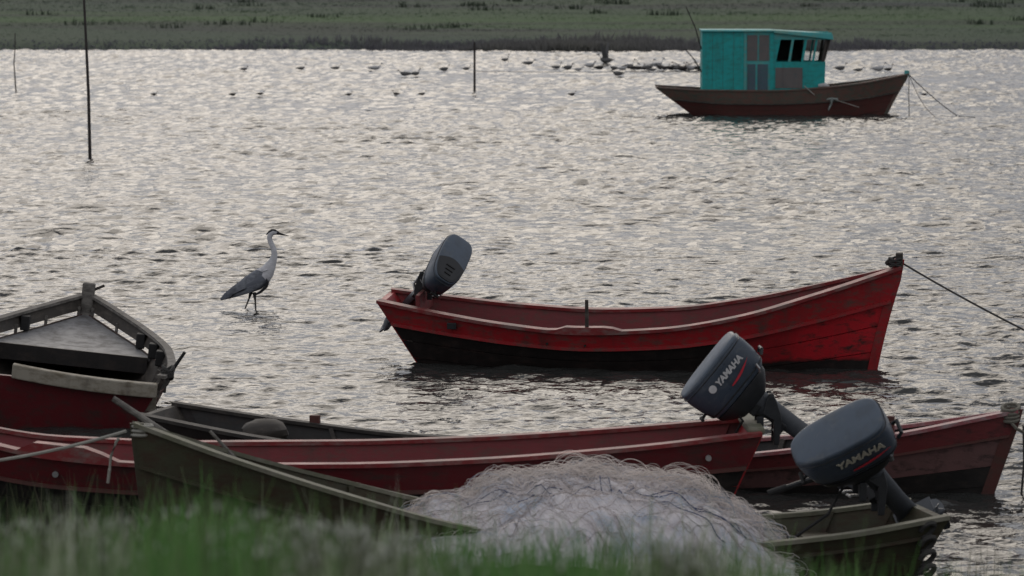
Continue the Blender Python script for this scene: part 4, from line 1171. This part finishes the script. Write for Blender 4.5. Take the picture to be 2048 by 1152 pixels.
bird(1258, 137, .42, G, "grey bird with head up left of the dark row", .8, 1)
bird(1278, 139, .42, K, "dark bird starting the dense row behind the line", .4, 1)
bird(1297, 138, .42, G, "slim grey bird standing between two dark ones", 1.0, 1)
bird(1314, 134, .50, P, "large pale bird above the dark dense row", .7, 1)
bird(1382, 141, .42, P, "white bird amid the dense dark row beside the cabin", .6, 1)
for k, px in enumerate((1321, 1330, 1338, 1347, 1356, 1364, 1373, 1391, 1400)):
    bird(px, 140 + (k % 3 - 1) * 1.2, .40, K, "dark bird packed in the dense row left of the cabin", .25 + .2 * (k % 3), 1 if k % 4 else -1, "dense row of dark birds")
for k, px in enumerate((1228, 1267, 1288, 1305, 1326, 1343, 1352, 1368, 1377, 1396)):
    bird(px, 138.5 + (k % 4) * .9, .34, K if k % 3 else G, "small bird squeezed behind the dense dark row left of the cabin", .3 + .25 * (k % 3), 1 if k % 2 else -1, "small birds behind the dense row")
bird(1235, 152, .42, G, "flat grey bird in front of the taut line", .1, -1)
bird(1681, 141, .42, G, "grey bird afloat just right of the cabin", .5, 1)
bird(1717, 142, .36, G, "dumpy grey bird, second right of the cabin", .2, 1)
bird(1757, 142, .46, P, "pale bird afloat, third right of the cabin", .5, 1)
bird(1777, 142, .34, K, "dark upright bird above the cabin boat's foredeck", .9, 1)
for px, py, f, lab in ((308, 190, 1, "tiny dark bird right of the tall stake"), (466, 193, 1, "tiny dark bird left of another, mid-left water"), (521, 193, 1, "tiny dark bird, right of the mid-left two"),
                       (698, 191, 1, "tiny dark bird in open water below the white one"), (792, 192, -1, "tiny dark bird with bent head below the close pair"), (844, 191, 1, "tiny dark bird below the close pair, right one"),
                       (1144, 191, 1, "tiny dark bird alone between short stake and cabin boat"), (1849, 192, 1, "tiny dark bird between the anchor ropes of the cabin boat")):
    bird(px, py, .22, K, lab, .5, f)

# ------------------------------------------------------------------ near grass
def build_grass():
    V, F, C = [], [], []
    def blade(x, y, z, h, w, lean, col, seg=4):
        a = random.uniform(0, 6.283); ca, sa = math.cos(a), math.sin(a); b = len(V)
        la = random.uniform(0, 6.283); lx, ly = math.cos(la) * lean, math.sin(la) * lean
        for k in range(seg + 1):
            u = k / seg; ww = w * (1 - u ** 1.5) * .5 + .0006
            cx_, cy_, cz = x + lx * u * u, y + ly * u * u, z + h * (u - .12 * u * u * abs(lean) / max(h, .01))
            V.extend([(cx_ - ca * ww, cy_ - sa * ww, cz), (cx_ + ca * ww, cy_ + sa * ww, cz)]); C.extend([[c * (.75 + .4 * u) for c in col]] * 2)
        for k in range(seg):
            F.append((b + 2 * k, b + 2 * k + 1, b + 2 * k + 3, b + 2 * k + 2))
    hmap = curve([(-400, 100), (0, 98), (150, 108), (280, 112), (370, 140), (450, 138), (560, 105), (700, 95), (820, 70), (1000, 62), (1250, 58), (1400, 58), (1500, 34), (1600, 8), (1750, -20), (2100, -40), (2400, -40)])
    pale = curve([(-400, .5), (200, .5), (360, -.4), (470, -.4), (600, .45), (800, .4), (950, -.4), (1200, -.3), (1340, .35), (1440, .3), (1560, -.2), (2400, 0)])
    greens = [(.095, .225, .06), (.14, .25, .085), (.20, .27, .14), (.33, .37, .26), (.52, .54, .45)]
    for i in range(24000):
        y = random.uniform(5.5, 15.5); px = random.uniform(-300, 2300); x = (px - W0 / 2) / FPX * y
        z = bank_z(x, y)
        if z < .02: continue
        target = hmap(px) + random.gauss(-52, 54) + 34 * fbm(px * .01, y, .8, 3, 2.0)
        zt = EYE.z - RAYS * y + max(target, -60) / FPX * y
        h = zt - z
        if h < .05: h = random.uniform(.04, .09)
        g = .7 * fbm(px * .006, 0, 1.0, 2, 6.0) + pale(px)
        c = greens[min(4, max(0, int(random.gauss(1.6 + 2.0 * g, 1.0))))]
        k = random.uniform(.75, 1.2)
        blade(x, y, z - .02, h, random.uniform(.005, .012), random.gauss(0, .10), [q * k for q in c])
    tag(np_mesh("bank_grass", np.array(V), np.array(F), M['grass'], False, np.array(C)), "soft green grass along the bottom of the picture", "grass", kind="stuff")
    V.clear(); F.clear(); C.clear()
    for i in range(1300):          # taller stalks at the water's edge at left
        px = random.choice([random.uniform(-250, 330), random.uniform(-250, 330), random.uniform(300, 800)]); y = random.uniform(21.0, 22.9)
        x = (px - W0 / 2) / FPX * y; z = bank_z(x, y)
        py = random.gauss(1045, 30) if random.random() < .75 else random.uniform(925, 1020)
        if px > 330: py = max(py, 1030)
        h = max(.08, aty(px, py, y).z - z); k = random.uniform(.6, 1.1)
        c = random.choice([(.07, .085, .045), (.10, .105, .06), (.055, .075, .035), (.13, .125, .085)])
        blade(x, y, z - .03, h, random.uniform(.005, .011), random.gauss(0, .16), [q * k for q in c])
    for i in range(60):            # thin stalks at right over open water
        px = random.choice([random.gauss(1985, 14), random.gauss(1930, 30), random.uniform(1880, 2080)]); y = random.uniform(20.5, 22.5)
        x = (px - W0 / 2) / FPX * y; z = bank_z(x, y)
        py = random.uniform(1060, 1150) if i > 2 else random.uniform(1000, 1040)
        h = max(.1, aty(px, py, y).z - z)
        blade(x, y, z - .03, h, random.uniform(.003, .006), random.gauss(0, .04), (.10, .095, .06))
    tag(np_mesh("shore_stalks", np.array(V), np.array(F), M['grass'], False, np.array(C)), "thin pale grass stalks at the near water's edge", "grass", kind="stuff")
    # pale seed heads among the grass
    mb = MB()
    for i in range(800):
        y = random.uniform(5.6, 10); px = random.choice([random.gauss(90, 130), random.gauss(680, 110), random.gauss(680, 110), random.gauss(1380, 60), random.uniform(-200, 1480)])
        x = (px - W0 / 2) / FPX * y; zb = bank_z(x, y)
        zt = EYE.z - RAYS * y + (hmap(px) - abs(random.gauss(0, 70)) + 10) / FPX * y
        if zt < zb + .05: continue
        k = random.uniform(.7, 1.15); col = (.62 * k, .63 * k, .57 * k)
        mb.tube([(x, y, zb), (x + random.gauss(0, .01), y, zt)], [.0022, .0015], 3, col=(.12, .14, .07))
        r = random.uniform(.002, .0055)
        mb.tube([(x, y, zt - r), (x, y, zt - r * .3), (x, y, zt + r), (x, y, zt + r * 2.2)], [r * .4, r, r * .9, r * .2], 6, col=col)
    tag(mb.build("seed_heads", M['grass'], None, True), "pale fluffy seed heads blurred among the near grass", "seed heads", kind="stuff")
build_grass()
